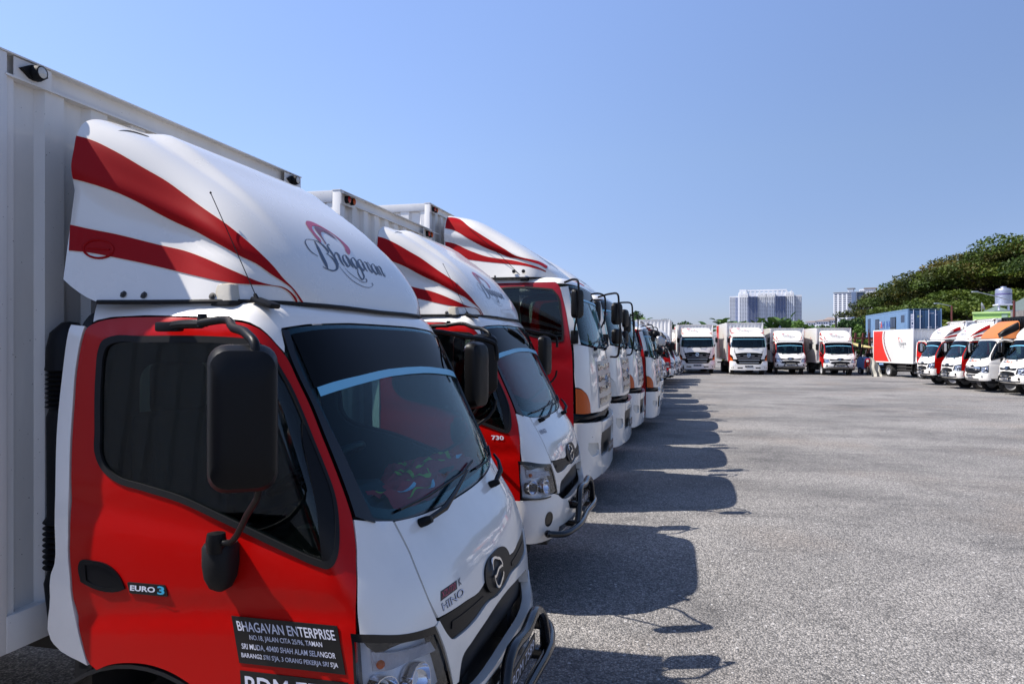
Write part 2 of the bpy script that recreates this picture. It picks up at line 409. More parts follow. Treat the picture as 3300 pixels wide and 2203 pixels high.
def glass(name, tint, refl=1.0, rough=.0):
    m = bpy.data.materials.new(name); m.use_nodes = True; N = m.node_tree.nodes; L = m.node_tree.links; N.clear()
    o = N.new('ShaderNodeOutputMaterial'); t = N.new('ShaderNodeBsdfTransparent'); g = N.new('ShaderNodeBsdfGlossy'); x = N.new('ShaderNodeMixShader')
    t.inputs[0].default_value = (*tint, 1); g.inputs['Roughness'].default_value = rough; g.inputs[0].default_value = (1, 1, 1, 1)
    ge = N.new('ShaderNodeNewGeometry'); dp = N.new('ShaderNodeVectorMath'); dp.operation = 'DOT_PRODUCT'; L.new(ge.outputs['Normal'], dp.inputs[0]); L.new(ge.outputs['Incoming'], dp.inputs[1])
    ab = N.new('ShaderNodeMath'); ab.operation = 'ABSOLUTE'; L.new(dp.outputs['Value'], ab.inputs[0])
    om = N.new('ShaderNodeMath'); om.operation = 'SUBTRACT'; om.inputs[0].default_value = 1.0; L.new(ab.outputs[0], om.inputs[1])
    pw = N.new('ShaderNodeMath'); pw.operation = 'POWER'; pw.inputs[1].default_value = 5.0; L.new(om.outputs[0], pw.inputs[0])
    f = N.new('ShaderNodeMath'); f.operation = 'MULTIPLY_ADD'; f.inputs[1].default_value = .95; f.inputs[2].default_value = .03; L.new(pw.outputs[0], f.inputs[0])
    k = N.new('ShaderNodeMath'); k.operation = 'MULTIPLY'; k.inputs[1].default_value = refl; k.use_clamp = True
    L.new(f.outputs[0], k.inputs[0]); L.new(k.outputs[0], x.inputs[0]); L.new(t.outputs[0], x.inputs[1]); L.new(g.outputs[0], x.inputs[2]); L.new(x.outputs[0], o.inputs[0])
    return m
WHITE = mat('white_paint', (.80, .76, .70), .22, coat=.7, dirt=.22, dirtcol=(.42, .39, .35), dscale=2.2, bump=.015, bscale=3)
WHITE2 = mat('white_gelcoat', (.70, .67, .62), .26, coat=.5, dirt=.22, dirtcol=(.5, .47, .42), dscale=1.6, bump=.02, bscale=2.5)
RED2 = mat('crimson_paint', (.22, .003, .008), .28, coat=.2, spec=.3, dirt=.06, dirtcol=(.2, .03, .02))
RED = mat('red_paint', (.40, .0015, .001), .30, coat=.10, spec=.18, dirt=.06, dirtcol=(.25, .03, .02), dscale=2)
REDV = mat('red_vinyl', (.30, .0015, .003), .45, coat=0, spec=.12, dirt=.05, dirtcol=(.2, .03, .03))
CREAM = mat('vinyl_edge', (.75, .62, .48), .4)
BOXW = mat('box_white_paint', (.76, .735, .70), .38, coat=.25, dirt=.35, dirtcol=(.42, .40, .38), dscale=2.5, speck=1.0, bump=.03, bscale=6, stretch=(1, 1, .35))
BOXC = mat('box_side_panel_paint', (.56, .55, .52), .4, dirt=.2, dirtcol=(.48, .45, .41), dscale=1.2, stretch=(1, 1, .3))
BOXR = mat('box_red_panel', (.62, .03, .02), .4, coat=.3, dirt=.1, dirtcol=(.3, .04, .03))
STEELG = mat('grey_steel_frame', (.30, .31, .32), .45, metal=.3, dirt=.4, dirtcol=(.14, .12, .10), dscale=6)
BLK = mat('black_plastic', (.0035, .0035, .0042), .42, spec=.2, bump=.05, bscale=300)
BLKG = mat('black_gloss', (.004, .004, .005), .16, coat=.2, spec=.4)
BLKR = mat('black_rubber', (.006, .006, .007), .6, spec=.25)
INT = mat('dark_interior_trim', (.034, .036, .038), .8, spec=.2, bump=.1, bscale=120)
SEAT = mat('seat_fabric', (.035, .035, .042), .85, bump=.3, bscale=200)
CHAS = mat('chassis_black', (.018, .017, .016), .6, dirt=.5, dirtcol=(.06, .05, .04), dscale=6)
TYRE = mat('tyre_rubber', (.020, .019, .018), .75, dirt=.5, dirtcol=(.07, .06, .05), dscale=5, bump=.3, bscale=60)
RIM = mat('wheel_rim_paint', (.42, .42, .43), .4, dirt=.5, dirtcol=(.12, .10, .08), dscale=7)
CHROME = mat('chrome', (.80, .81, .84), .07, metal=1)
SILV = mat('silver_paint', (.42, .43, .45), .3, metal=.6)
REFL = mat('headlamp_reflector', (.92, .92, .92), .3, metal=.15, bump=.25, bscale=25)
RIBS = mat('lamp_ribs', (.72, .73, .76), .18, metal=.6, bump=.9, bscale=140, stretch=(1, 8, .2))
AMBER = mat('amber_lens', (.56, .085, .001), .22, coat=.15, spec=.3, bump=.25, bscale=30, stretch=(.1, .1, 5))
REDL = mat('red_lens', (.45, .01, .01), .15, coat=.6)
LENSW = mat('clear_marker_lens', (.55, .54, .50), .15, coat=.7, bump=.6, bscale=120)
BEIGE = mat('beige_lamp_lens', (.46, .42, .34), .25, coat=.4, bump=.1, bscale=60)
NAVY = mat('navy_print', (.010, .022, .055), .35)
CRIM = mat('crimson_print', (.42, .035, .085), .35)
MARO = mat('maroon_print', (.17, .025, .045), .35)
PWHITE = mat('white_print', (.62, .63, .72), .45)
PBLACK = mat('black_print', (.006, .006, .007), .35)
PBLUE = mat('cyan_badge', (.05, .35, .55), .3)
GREYP = mat('grey_print', (.22, .22, .24), .4)
CYAN = mat('cyan_film_strip', (.16, .45, .62), .35)
GLS = glass('clear_side_glass', (.48, .55, .53), .9)
GLW = glass('windscreen_glass', (.66, .86, .90), .50)
GLB = glass('dark_visor_film', (.006, .012, .035), .45)
LENS = glass('clear_lamp_cover', (.9, .92, .95), 1.0)
MIRR = mat('mirror_glass', (.85, .87, .9), .02, metal=1)
# stripe borders on the fairings: upper and lower line of each
STRIPES = {
"FA": [([(-1.45, -0.901, 2.935), (-1.408, -0.895, 2.924), (-1.285, -0.871, 2.865), (-1.197, -0.85, 2.812), (-1.109, -0.827, 2.759), (-1.022, -0.815, 2.697), (-0.93, -0.811, 2.633), (-0.866, -0.805, 2.59), (-0.806, -0.793, 2.541), (-0.752, -0.773, 2.489), (-0.708, -0.748, 2.438), (-0.675, -0.719, 2.387), (-0.653, -0.685, 2.351), (-0.641, -0.661, 2.322), (-0.634, -0.643, 2.3), (-0.628, -0.622, 2.288)], [(-1.456, -0.913, 2.77), (-1.382, -0.913, 2.749), (-1.268, -0.89, 2.709), (-1.197, -0.87, 2.675), (-1.126, -0.85, 2.634), (-1.052, -0.834, 2.596), (-0.97, -0.827, 2.56), (-0.901, -0.827, 2.524), (-0.844, -0.825, 2.493), (-0.792, -0.814, 2.463), (-0.741, -0.789, 2.435), (-0.702, -0.758, 2.399), (-0.673, -0.722, 2.372), (-0.656, -0.694, 2.351), (-0.644, -0.671, 2.321), (-0.637, -0.654, 2.299), (-0.629, -0.626, 2.288)]), ([(-1.449, -0.931, 2.589), (-1.379, -0.916, 2.573), (-1.272, -0.887, 2.551), (-1.198, -0.869, 2.532), (-1.108, -0.851, 2.509), (-1.022, -0.838, 2.489), (-0.924, -0.843, 2.456), (-0.847, -0.845, 2.424), (-0.773, -0.83, 2.391), (-0.731, -0.805, 2.37), (-0.696, -0.769, 2.358), (-0.67, -0.727, 2.352), (-0.654, -0.697, 2.335), (-0.643, -0.673, 2.306), (-0.641, -0.669, 2.288)], [(-1.442, -0.944, 2.489), (-1.368, -0.928, 2.481), (-1.258, -0.902, 2.46), (-1.147, -0.877, 2.436), (-1.047, -0.862, 2.412), (-0.945, -0.86, 2.388), (-0.86, -0.861, 2.37), (-0.788, -0.846, 2.359), (-0.729, -0.808, 2.356), (-0.695, -0.769, 2.355), (-0.672, -0.732, 2.349), (-0.656, -0.704, 2.331), (-0.645, -0.682, 2.301), (-0.642, -0.674, 2.288)])],
"FB": [([(-1.88, -0.996, 3.598), (-1.82, -0.965, 3.599), (-1.563, -1.055, 3.449), (-1.327, -1.067, 3.296), (-1.112, -1.079, 3.164), (-0.98, -1.082, 3.083), (-0.828, -1.06, 3.039), (-0.762, -1.004, 3.028), (-0.689, -0.885, 3.008), (-0.627, -0.799, 2.969)], [(-1.877, -1.095, 3.445), (-1.779, -1.089, 3.421), (-1.552, -1.093, 3.292), (-1.378, -1.076, 3.198), (-1.202, -1.069, 3.125), (-1.071, -1.066, 3.07), (-0.937, -1.077, 3.04), (-0.825, -1.072, 3.012), (-0.761, -1.048, 2.992), (-0.688, -0.988, 2.967), (-0.622, -0.927, 2.925)]), ([(-1.879, -1.09, 3.279), (-1.789, -1.086, 3.262), (-1.556, -1.079, 3.156), (-1.332, -1.081, 3.076), (-1.2, -1.078, 3.051), (-1.025, -1.073, 3.026), (-0.825, -1.072, 2.974), (-0.745, -1.048, 2.95), (-0.667, -0.996, 2.919), (-0.618, -0.945, 2.893)], [(-1.866, -1.114, 3.126), (-1.728, -1.105, 3.093), (-1.594, -1.103, 3.051), (-1.416, -1.098, 3.021), (-1.24, -1.093, 2.999), (-1.02, -1.094, 2.972), (-0.822, -1.088, 2.943), (-0.742, -1.061, 2.922), (-0.665, -1.006, 2.899), (-0.623, -0.963, 2.88)])],
"FD": [([(-1.88, -0.895, 3.395), (-1.859, -0.849, 3.403), (-1.631, -0.832, 3.395), (-1.353, -0.974, 3.31), (-1.129, -1.01, 3.173), (-0.997, -1.01, 3.092), (-0.837, -1.019, 3.044), (-0.762, -1.008, 3.027), (-0.677, -0.945, 3.001), (-0.633, -0.768, 2.973)], [(-1.88, -0.912, 3.389), (-1.858, -0.85, 3.403), (-1.583, -0.989, 3.307), (-1.396, -1.011, 3.207), (-1.219, -1.004, 3.133), (-1.089, -0.992, 3.079), (-0.955, -1.001, 3.049), (-0.838, -1.014, 3.019), (-0.766, -1.022, 2.995), (-0.682, -1.017, 2.963), (-0.606, -1.011, 2.916)]), ([(-1.892, -0.998, 3.286), (-1.814, -1.008, 3.273), (-1.577, -1.01, 3.165), (-1.357, -0.991, 3.087), (-1.222, -0.993, 3.062), (-1.044, -0.995, 3.035), (-0.839, -1.009, 2.981), (-0.752, -1.014, 2.954), (-0.66, -1.028, 2.916), (-0.602, -1.03, 2.884)], [(-1.896, -0.987, 3.141), (-1.761, -1.005, 3.106), (-1.624, -1.005, 3.063), (-1.443, -1.005, 3.032), (-1.263, -1.007, 3.009), (-1.041, -1.01, 2.982), (-0.837, -1.017, 2.95), (-0.751, -1.021, 2.927), (-0.66, -1.028, 2.897), (-0.61, -1.031, 2.873)])],
}
STRIPES['FC'] = STRIPES['FA']
LOGO_FIT = {'FA': [-0.22613, 0.000691, -0.000496, 2.741827, 7.1e-05, -0.00031], 'FC': [-0.54, 0.00068, -0.00010, 2.90, 2e-05, -0.00030], 'FO': [-9, 0, 0, 0, 0, 0], 'FB': [-0.30, 0.00085, -0.0006, 3.42, 8e-05, -0.00042], 'FD': [-.76, 0.00092, -0.0002, 3.40, 2e-05, -0.00030]}
# ------------------------------------------------------------------ light truck cab (outlines in skin coordinates)
DOOR_A = [(-0.63, 2.195), (-0.581, 2.218), (-0.518, 2.23), (-0.369, 2.235), (-0.139, 2.228), (-0.049, 2.219), (0.03, 2.213), (0.117, 2.202), (0.194, 2.182), (0.236, 2.156), (0.268, 2.125), (0.305, 2.085), (0.328, 2.002), (0.350, 1.921), (0.360, 1.813), (0.365, 1.747), (0.366, 1.664), (0.362, 1.583), (0.355, 1.522), (0.325, 1.469), (0.232, 1.37), (0.120, 1.251), (0.035, 1.001), (0.022, 0.80), (0.02, .62), (-.33, .62), (-0.35, 0.70), (-0.44, 0.813), (-0.501, 0.882), (-0.595, 0.933), (-0.671, 0.966), (-0.748, 0.983), (-0.849, 0.983), (-0.943, 0.964), (-0.99, 0.943), (-1.02, 0.964), (-1.043, 1.04), (-1.054, 1.16), (-1.032, 1.291), (-0.971, 1.466), (-0.902, 1.641), (-0.794, 1.904), (-0.736, 2.037), (-0.674, 2.145)]
WIN_A = [(-0.584, 2.145), (-0.532, 2.164), (-0.411, 2.165), (-0.08, 2.162), (0.012, 2.156), (0.111, 2.145), (0.165, 2.12), (0.206, 2.089), (0.232, 2.041), (0.258, 1.991), (0.276, 1.921), (0.29, 1.808), (0.299, 1.71), (0.296, 1.622), (0.256, 1.529), (0.192, 1.455), (0.12, 1.404), (0.069, 1.382), (0.031, 1.377), (-0.0, 1.385), (-0.091, 1.42), (-0.247, 1.485), (-0.329, 1.519), (-0.464, 1.572), (-0.606, 1.606), (-0.716, 1.637), (-0.752, 1.672), (-0.762, 1.714), (-0.731, 1.818), (-0.65, 2.038), (-0.615, 2.11)]
PIL_A = [(-0.638, 2.203), (-0.70, 2.209), (-0.745, 2.145), (-0.81, 2.019), (-0.877, 1.876), (-0.953, 1.69), (-1.042, 1.462), (-1.095, 1.321), (-1.13, 1.275), (-1.156, 1.195), (-1.185, 1.036), (-1.173, 1.02), (-1.03, .955), (-1.052, 1.04), (-1.063, 1.16), (-1.041, 1.293), (-0.98, 1.468), (-0.911, 1.643), (-0.803, 1.906), (-0.745, 2.039), (-0.683, 2.147)]
COR_A = [(0.366, 1.519), (0.605, 1.474), (0.601, 1.376), (0.572, 1.283), (0.577, 1.18), (0.592, 1.117), (0.560, 1.112), (0.393, 1.131), (0.171, 1.158), (0.10, 1.166), (0.132, 1.251), (0.244, 1.372), (0.336, 1.470)]
ROOF_H = [(-.60, 2.216), (-.56, 2.304), (-.3, 2.305), (0, 2.305), (.4, 2.305), (1.0, 2.305), (1.0, 2.227), (.842, 2.226), (.557, 2.212), (.352, 2.193), (.31, 2.10), (.262, 2.14), (.238, 2.166), (.194, 2.193), (.117, 2.212), (.03, 2.222), (-.049, 2.228), (-.139, 2.237), (-.369, 2.243), (-.518, 2.238), (-.585, 2.226)]
def sym(half): return half + [(2-a, b) for a, b in reversed(half) if a < .999]
def strip_half(top, bot):      # two half-lines running to the centre -> closed symmetric outline
    return sym(top) + list(reversed(sym(bot)))
HOOD_A = strip_half([(0.618, 1.470), (0.805, 1.449), (0.937, 1.440), (1.0, 1.438)], [(0.618, 1.470), (0.612, 1.374), (0.583, 1.281), (0.588, 1.18), (0.606, 1.131), (0.799, 1.115), (0.92, 1.106), (0.952, 1.122), (0.972, 1.148), (1.0, 1.178)][1:])
GRIL_A = strip_half([(0.609, 1.124), (0.799, 1.110), (0.92, 1.100), (0.955, 1.116), (0.976, 1.144), (1.0, 1.172)], [(0.642, 1.063), (0.669, 1.034), (0.734, 1.024), (0.847, 1.023), (0.951, 1.033), (1.0, 1.015)])
NOSE_A = strip_half([(0.577, 1.108), (0.603, 1.120), (0.637, 1.060), (0.664, 1.030), (0.734, 1.019), (0.847, 1.018), (0.951, 1.027), (1.0, 1.010)], [(0.607, 1.03), (0.631, .94), (0.650, .862), (0.688, .862), (0.70, .90), (0.72, .935), (0.80, .957), (0.923, .975), (1.0, .985)])
LOWG_A = [(0.66, .99), (1.34, .99), (1.34, .78), (0.66, .78)]
HEAD_A = [(0.060, 1.155), (0.171, 1.150), (0.393, 1.122), (0.562, 1.102), (0.588, 1.025), (0.614, 0.936), (0.632, 0.88), (.55, .874), (.3, .876), (.05, .89), (.043, 1.0)]
WSCR_A = strip_half([(0.385, 2.183), (0.557, 2.204), (0.842, 2.218), (1.0, 2.220)], [(0.30, 2.10), (0.350, 1.97), (0.392, 1.85), (0.425, 1.74), (0.440, 1.60), (0.475, 1.52), (0.61, 1.482), (0.805, 1.462), (1.0, 1.452)])
APIL_A = [(0.352, 2.187), (0.33, 2.09), (0.345, 2.0), (0.366, 1.92), (0.377, 1.81), (0.382, 1.74), (0.383, 1.66), (0.379, 1.58), (0.375, 1.528), (0.49, 1.490), (.48, 1.54), (0.468, 1.62), (0.455, 1.74), (0.425, 1.85), (0.39, 1.97), (0.37, 2.06), (0.40, 2.182)]
BUMPA = Cab(xf=[(.50, .01), (.60, .05), (.75, .065), (.87, .045), (.95, .045)], hw=[(.5, .985), (.6, 1.0), (.87, 1.004), (1, 1.004)], a=[(.4, .36), (1, .34)], n=2.6, back=-1)
BUMP_A = strip_half([(-.02, .862), (.3, .866), (.60, .858), (.66, .815), (.72, .80), (1.0, .80)], [(-.02, .545), (.3, .52), (.7, .52), (1.0, .52)])
def on(cab, s0, z0, off=0.0, left=False, sc=1.0):
    e = .01; a = cab.P(s0-e, z0); b = cab.P(s0+e, z0); L = math.dist(a, b)/(2*e)
    def fn(u, v, d=0.0):
        if left: u = -u
        s = s0+u*sc/L; z = z0+v*sc; p = cab.P(s, z); n = cab.N(s, z); q = off+d
        r = (p[0]+n[0]*q, p[1]+n[1]*q, p[2]+n[2]*q)
        return (r[0], -r[1], r[2]) if left else r
    return fn
def ellipse(a, b, n=28, cx=0, cy=0): return [(cx+a*math.cos(2*math.pi*i/n), cy+b*math.sin(2*math.pi*i/n)) for i in range(n)]
def rrect(w, h, r, n=5, cx=0, cy=0):
    out = []
    for sx, sy, a0 in ((1, -1, -90), (1, 1, 0), (-1, 1, 90), (-1, -1, 180)):
        for i in range(n+1):
            a = R(a0+90*i/n); out.append((cx+sx*(w/2-r)+r*math.cos(a), cy+sy*(h/2-r)+r*math.sin(a)))
    return out
def emblem(fn, r=.075, q=.8, t=.008):
    """open oval ring with a waved cross bar"""
    m = M()
    def arc(a0, a1): return [(r*math.cos(R(a0+(a1-a0)*i/14)), r*q*math.sin(R(a0+(a1-a0)*i/14))) for i in range(15)]
    for pts in (arc(158, 6), arc(-22, -174), [(r*.97, .05*r), (r*.5, .12*r), (0, 0), (-r*.5, -.12*r), (-r*.97, -.05*r)]):
        V, F = ribbon(pts, [t*1.5]*len(pts), 2)
        k = len(V); v = [fn(a, b, t) for a, b in V]+[fn(a, b, -.002) for a, b in V]; f = [tuple(x) for x in F]
        for i in range(0, k-2, 2): f += [(i, i+2, i+2+k, i+k), (i+1, i+1+k, i+3+k, i+3)]
        m.add(v, f)
    return m
def wheel_tyre(R_, w):
    m = M(); p = [(R_*.60, -w*.42), (R_*.62, -w*.48), (R_*.80, -w*.52), (R_*.95, -w*.46), (R_*.985, -w*.36)]
    for i in range(5): a = -w*.34+w*.17*i; p += [(R_, a-.03*w), (R_, a+.03*w), (R_*.975, a+.045*w), (R_*.975, a+.10*w)]
    p = p[:-2]+[(R_*.985, w*.36), (R_*.95, w*.46), (R_*.80, w*.52), (R_*.62, w*.48), (R_*.60, w*.42)]
    return m.lathe(p, (0, 0, 0), (0, 1, 0), 36)
def wheel_rim(R_, w):
    m = M().lathe([(.0, -w*.30), (R_*.17, -w*.30), (R_*.19, -w*.12), (R_*.30, -w*.10), (R_*.42, -w*.22), (R_*.52, -w*.26), (R_*.55, -w*.44), (R_*.61, -w*.47), (R_*.62, -w*.40), (R_*.58, 0), (R_*.58, w*.4), (0, w*.4)], (0, 0, 0), (0, 1, 0), 30)
    for i in range(6):
        a = i*math.pi/3; m.lathe([(0, -w*.17), (R_*.035, -w*.17), (R_*.035, -w*.08)], (R_*.245*math.cos(a), 0, R_*.245*math.sin(a)), (0, 1, 0), 6)
    return m
def add_wheel(t, x, y, R_=.39, w=.21, name='wheel'):
    o = part(('tyre', R_, w), lambda: wheel_tyre(R_, w), name, TYRE, t, loc=(x, y, R_), rot=(0, 0, 0 if y < 0 else math.pi))
    part(('rim', R_, w), lambda: wheel_rim(R_, w), 'rim', RIM, o)
    return o
def mirror_parts(t, K, c, ang, w, h, dp, left=False, mat_shell=BLK):
    """housing with a bulged shell, standing at c, its shell facing ang"""
    def shell():
        m = M(); n = 10
        P = rrect(w, h, w*.28, 5)
        rings = [(1.0, 0), (1.02, .02), (1.0, dp*.55), (.93, dp*.85), (.80, dp*.97), (.5, dp*1.02), (0.001, dp*1.03)]
        k = len(P)
        for s_, d in rings:
            for a, b in P: m.v.append((d, -a*s_, b*(s_ if s_ > .6 else s_)))
        for i in range(len(rings)-1):
            for j in range(k): m.f.append((i*k+j, i*k+(j+1) % k, (i+1)*k+(j+1) % k, (i+1)*k+j))
        return m
    rot = (0, 0, ang if not left else R(-12)); loc = (c[0]-(.10 if left else 0), c[1] if not left else -c[1]+.02, c[2]+(.02 if left else 0))
    hs = part((K, 'mirror_shell', w, h), shell, 'wing_mirror', mat_shell, t, loc=loc, rot=rot)
    part((K, 'mirror_glass', w, h), lambda: M().prism(rrect(w*.94, h*.96, w*.24), lambda a, b, d: (d, a, b), -.006, -.001), 'mirror_glass', MIRR, hs)
    return hs
def wheel_arch(x, r, z, y0, y1):
    m = M(); P = [(x+r*math.cos(R(a)), z+r*math.sin(R(a))) for a in range(-12, 193, 8)]
    for i, (a, b) in enumerate(P):
        for rr, y in ((1, y0), (1, y1), (.97, y1), (.97, y0)): m.v.append((x+(a-x)*rr, y, z+(b-z)*rr))
        if i:
            k = (i-1)*4
            for j in range(4): m.f.append((k+j, k+(j+1) % 4, k+4+(j+1) % 4, k+4+j))
    return m
def wiper(pts, blade):
    m = M().lathe([(0, .026), (.014, .024), (.019, .0), (.019, -.03)], pts[0], (1, 0, .4), 12)
    m.tube(pts, [.012, .014, .010, .006], 6); m.tube(blade, .006, 6)
    return m
def truckA(name, loc, rz=0, door=None, white=None, fairing='hump', box='corrugated', face='badge', left_text=True, detail=2, film=True, box_kw=None, full_label=None, cat='truck', group=None, plate='BDM 7589', fair_mat=None, sx=1.0, jersey=False, cab_texts=()):
    door = door or RED; white = white or WHITE; C = CABA
    t = empty(name, loc, rz, label=full_label, cat=cat, group=group)
    crease = lambda s, z: (-.009*math.exp(-((z-(1.225-.10*max(0, -s-.2)))/.03)**2)-.006*math.exp(-((z-(1.44+.12*max(0, -s)))/.05)**2)) if s < .05 else 0
    for L in (False, True):
        a = 'L' if L else 'R'; k = lambda n: ('A', a, n)
        d = part(k('door'), lambda: skin(C, DOOR_A, 0, .02, .045, [WIN_A], L, bump=crease), 'door', door, t)
        part(k('seal'), lambda: skin(C, WIN_A, .004, .02, 0, [inset(WIN_A, .024)], L), 'window_seal', BLKR, d)
        part(k('glass'), lambda: skin(C, inset(WIN_A, .022), -.006, .004, .08, (), L), 'window_glass', GLS, d)
        part(k('trim'), lambda: skin(C, [(-.66, 2.15), (-.45, 2.20), (.0, 2.19), (.16, 2.15), (.25, 2.05), (.29, 1.9), (.32, 1.7), (.31, 1.55), (.15, 1.3), (.0, 1.0), (-.1, .8), (-.55, 1.0), (-.98, 1.02), (-1.0, 1.2), (-.9, 1.6), (-.75, 2.0)], -.03, .02, .1, [inset(WIN_A, .01)], L), 'door_trim', INT, d)
        q = [(.262, 1.80), (.10, 1.425), (.03, 1.385), (.069, 1.385), (.12, 1.408), (.190, 1.46), (.250, 1.535), (.288, 1.625), (.291, 1.71), (.284, 1.80)]
        part(k('quarter'), lambda: skin(C, [(.205, 1.80), (.17, 1.70), (.10, 1.54), (.05, 1.45), (.02, 1.39), (.069, 1.386), (.12, 1.408), (.190, 1.46), (.252, 1.535), (.291, 1.625), (.293, 1.71), (.286, 1.81), (.25, 1.86)], .002, .02, 0, (), L), 'quarter_trim', BLK, d)
        part(k('handle'), lambda: skin(C, [(-0.969, 1.339), (-0.916, 1.343), (-0.843, 1.326), (-0.819, 1.299), (-0.808, 1.25), (-0.837, 1.239), (-0.95, 1.243), (-0.996, 1.262), (-.99, 1.31)], .006, .02, 0, [[(-.955, 1.325), (-.915, 1.328), (-.86, 1.313), (-.838, 1.29), (-.83, 1.262), (-.85, 1.255), (-.95, 1.258), (-.97, 1.27)]], L).add(*(lambda q: (q.v, q.f))(skin(C, inset([(-0.969, 1.335), (-0.916, 1.338), (-0.843, 1.320), (-0.822, 1.299), (-0.815, 1.25), (-0.837, 1.245), (-0.95, 1.248), (-0.985, 1.262)], .004), .0015, .004, 0, (), L))), 'door_handle', BLKG, d)
        part(k('pillar'), lambda: skin(C, PIL_A, 0, .05, .05, (), L), 'rear_pillar_panel', white, t)
        part(k('apillar'), lambda: skin(C, APIL_A, .006, .03, 0, (), L), 'windscreen_pillar_cover', BLKG, t)
        part(k('corner'), lambda: skin(C, COR_A, 0, .03, .045, (), L), 'corner_panel', white, t)
        h = part(k('lamphouse'), lambda: skin(C, inset(HEAD_A, -.012), -.055, .02, .05, (), L), 'headlight', REFL, t)
        if detail > 1:
            def rim():
                m = skin(C, inset(HEAD_A, -.012), .001, .06, 0, [inset([(a, b-(.016 if b > 1.09 else 0)) for a, b in HEAD_A], -.001)], L); return m
            part(k('lamprim'), rim, 'lamp_surround', BLKG, h)
            part(k('lampribs'), lambda: skin(C, [(.14, 1.10), (.30, 1.085), (.56, 1.06), (.585, 1.02), (.40, 1.035), (.25, 1.03), (.13, 1.035)], -.022, .02, .04, (), L), 'indicator_ribs', RIBS, h)
            part(k('lampdark'), lambda: skin(C, [(.10, 1.135), (.20, 1.128), (.40, 1.108), (.54, 1.09), (.36, 1.105), (.12, 1.118)], -.02, .01, 0, (), L), 'lamp_brow', BLKG, h)
            part(k('lampbulb'), lambda: M().lathe([(.015, 0), (.015, .012), (.010, .02), (0, .024)], on(C, .20, 1.055, -.03, L)(0, 0), C.N(.2, 1.05) if not L else (C.N(.2, 1.05)[0], -C.N(.2, 1.05)[1], 0), 12), 'indicator_bulb', AMBER, h)
            for i, (s_, z_, r_) in enumerate(((.20, .96, .052), (.45, .955, .060))):
                def bowl(s_=s_, z_=z_, r_=r_):
                    n = C.N(s_+.15, z_); n = n if not L else (n[0], -n[1], n[2]); return M().lathe([(r_*.25, -.035), (r_*.7, -.02), (r_*.95, .005), (r_, .02), (r_*1.06, .02), (r_*1.06, -.03)], on(C, s_, z_, -.03, L)(0, 0), n, 20)
                b_ = part(k('bowl%d' % i), bowl, 'reflector_bowl', CHROME, h)
                part(k('proj%d' % i), lambda s_=s_, z_=z_, r_=r_: M().lathe([(r_*.5, -.03), (r_*.5, .0), (r_*.35, .012), (0, .017)], on(C, s_, z_, -.03, L)(0, 0), C.N(s_+.15, z_) if not L else (C.N(s_+.15, z_)[0], -C.N(s_+.15, z_)[1], 0), 16), 'projector_lens', BLKG, h) if i == 0 else None
        part(k('lens'), lambda: skin(C, inset(HEAD_A, .010), -.002, .004, .05, (), L), 'lamp_cover', LENS, h)
        # mirrors
        c = (-.44, -1.335, 1.917)
        mirror_parts(t, 'A', c, -math.atan2(.83, .55), .192, .425, .085, L)
        mi = -1 if L else 1
        def arm():
            m = M(); m.tube([(-.985, -.965, 2.200), (-.90, -1.0, 2.205), (-.81, -1.02, 2.205)], .016, 8, 3)
            m.tube([(-.81, -1.03, 2.208), (-.70, -1.06, 2.218), (-.55, -1.22, 2.185), (-.42, -1.335, 2.158), (-.385, -1.36, 2.135), (-.378, -1.365, 2.10), (-.375, -1.365, 2.03)], .0145, 10, 4)
            m.lathe([(.0, .025), (.016, .025), (.018, -.02), (0, -.02)], (-.805, -1.025, 2.215), (0, 0, 1), 10)
            m.box(-1.03, -.93, -.99, -.955, 2.18, 2.215, b=.008)
            if L: m.mirror()
            return m
        def arm2():
            m = M().tube([(-.375, -1.34, 1.78), (-.385, -1.33, 1.72), (-.50, -1.225, 1.60), (-.62, -1.125, 1.485), (-.66, -1.09, 1.468), (-.70, -1.08, 1.465)], .0105, 10, 3)
            m.lathe([(0, .03), (.03, .025), (.034, 0), (.03, -.04), (0, -.04)], (-.715, -1.075, 1.47), (0, 0, 1), 10)
            return m.mirror() if L else m
        part(k('mirror_stay'), arm2, 'mirror_stay', BLK, t)
        part(k('mirror_arm'), arm, 'mirror_arm', BLK, t)
        def brk():
            m = M(); rings = [(.05, 1.452, .05), (.056, 1.440, .056), (.056, 1.38, .056), (.050, 1.335, .050), (.034, 1.300, .035), (.012, 1.287, .015)]
            for rx, z, ry in rings:
                for j in range(16):
                    an = 2*math.pi*j/16; cs = math.cos(an); sn = math.sin(an)
                    m.v.append((-.725+rx*math.copysign(abs(cs)**.7, cs), -1.035+ry*math.copysign(abs(sn)**.7, sn), z))
            for i in range(len(rings)-1):
                for j in range(16): m.f.append((i*16+j, i*16+(j+1) % 16, i*16+16+(j+1) % 16, i*16+16+j))
            m.f.append(tuple(range(16))); m.f.append(tuple(reversed(range(80, 96))))
            if L: m.mirror()
            return m
        part(k('mirror_bracket'), brk, 'mirror_bracket', BLKR, t)
        add_wheel(t, -1.115, -.83 if not L else .83)
        part(k('arch'), lambda: (lambda m: m.mirror() if L else m)(wheel_arch(-1.115, .50, .47, -.985, -.6)), 'wheel_arch_liner', CHAS, t)
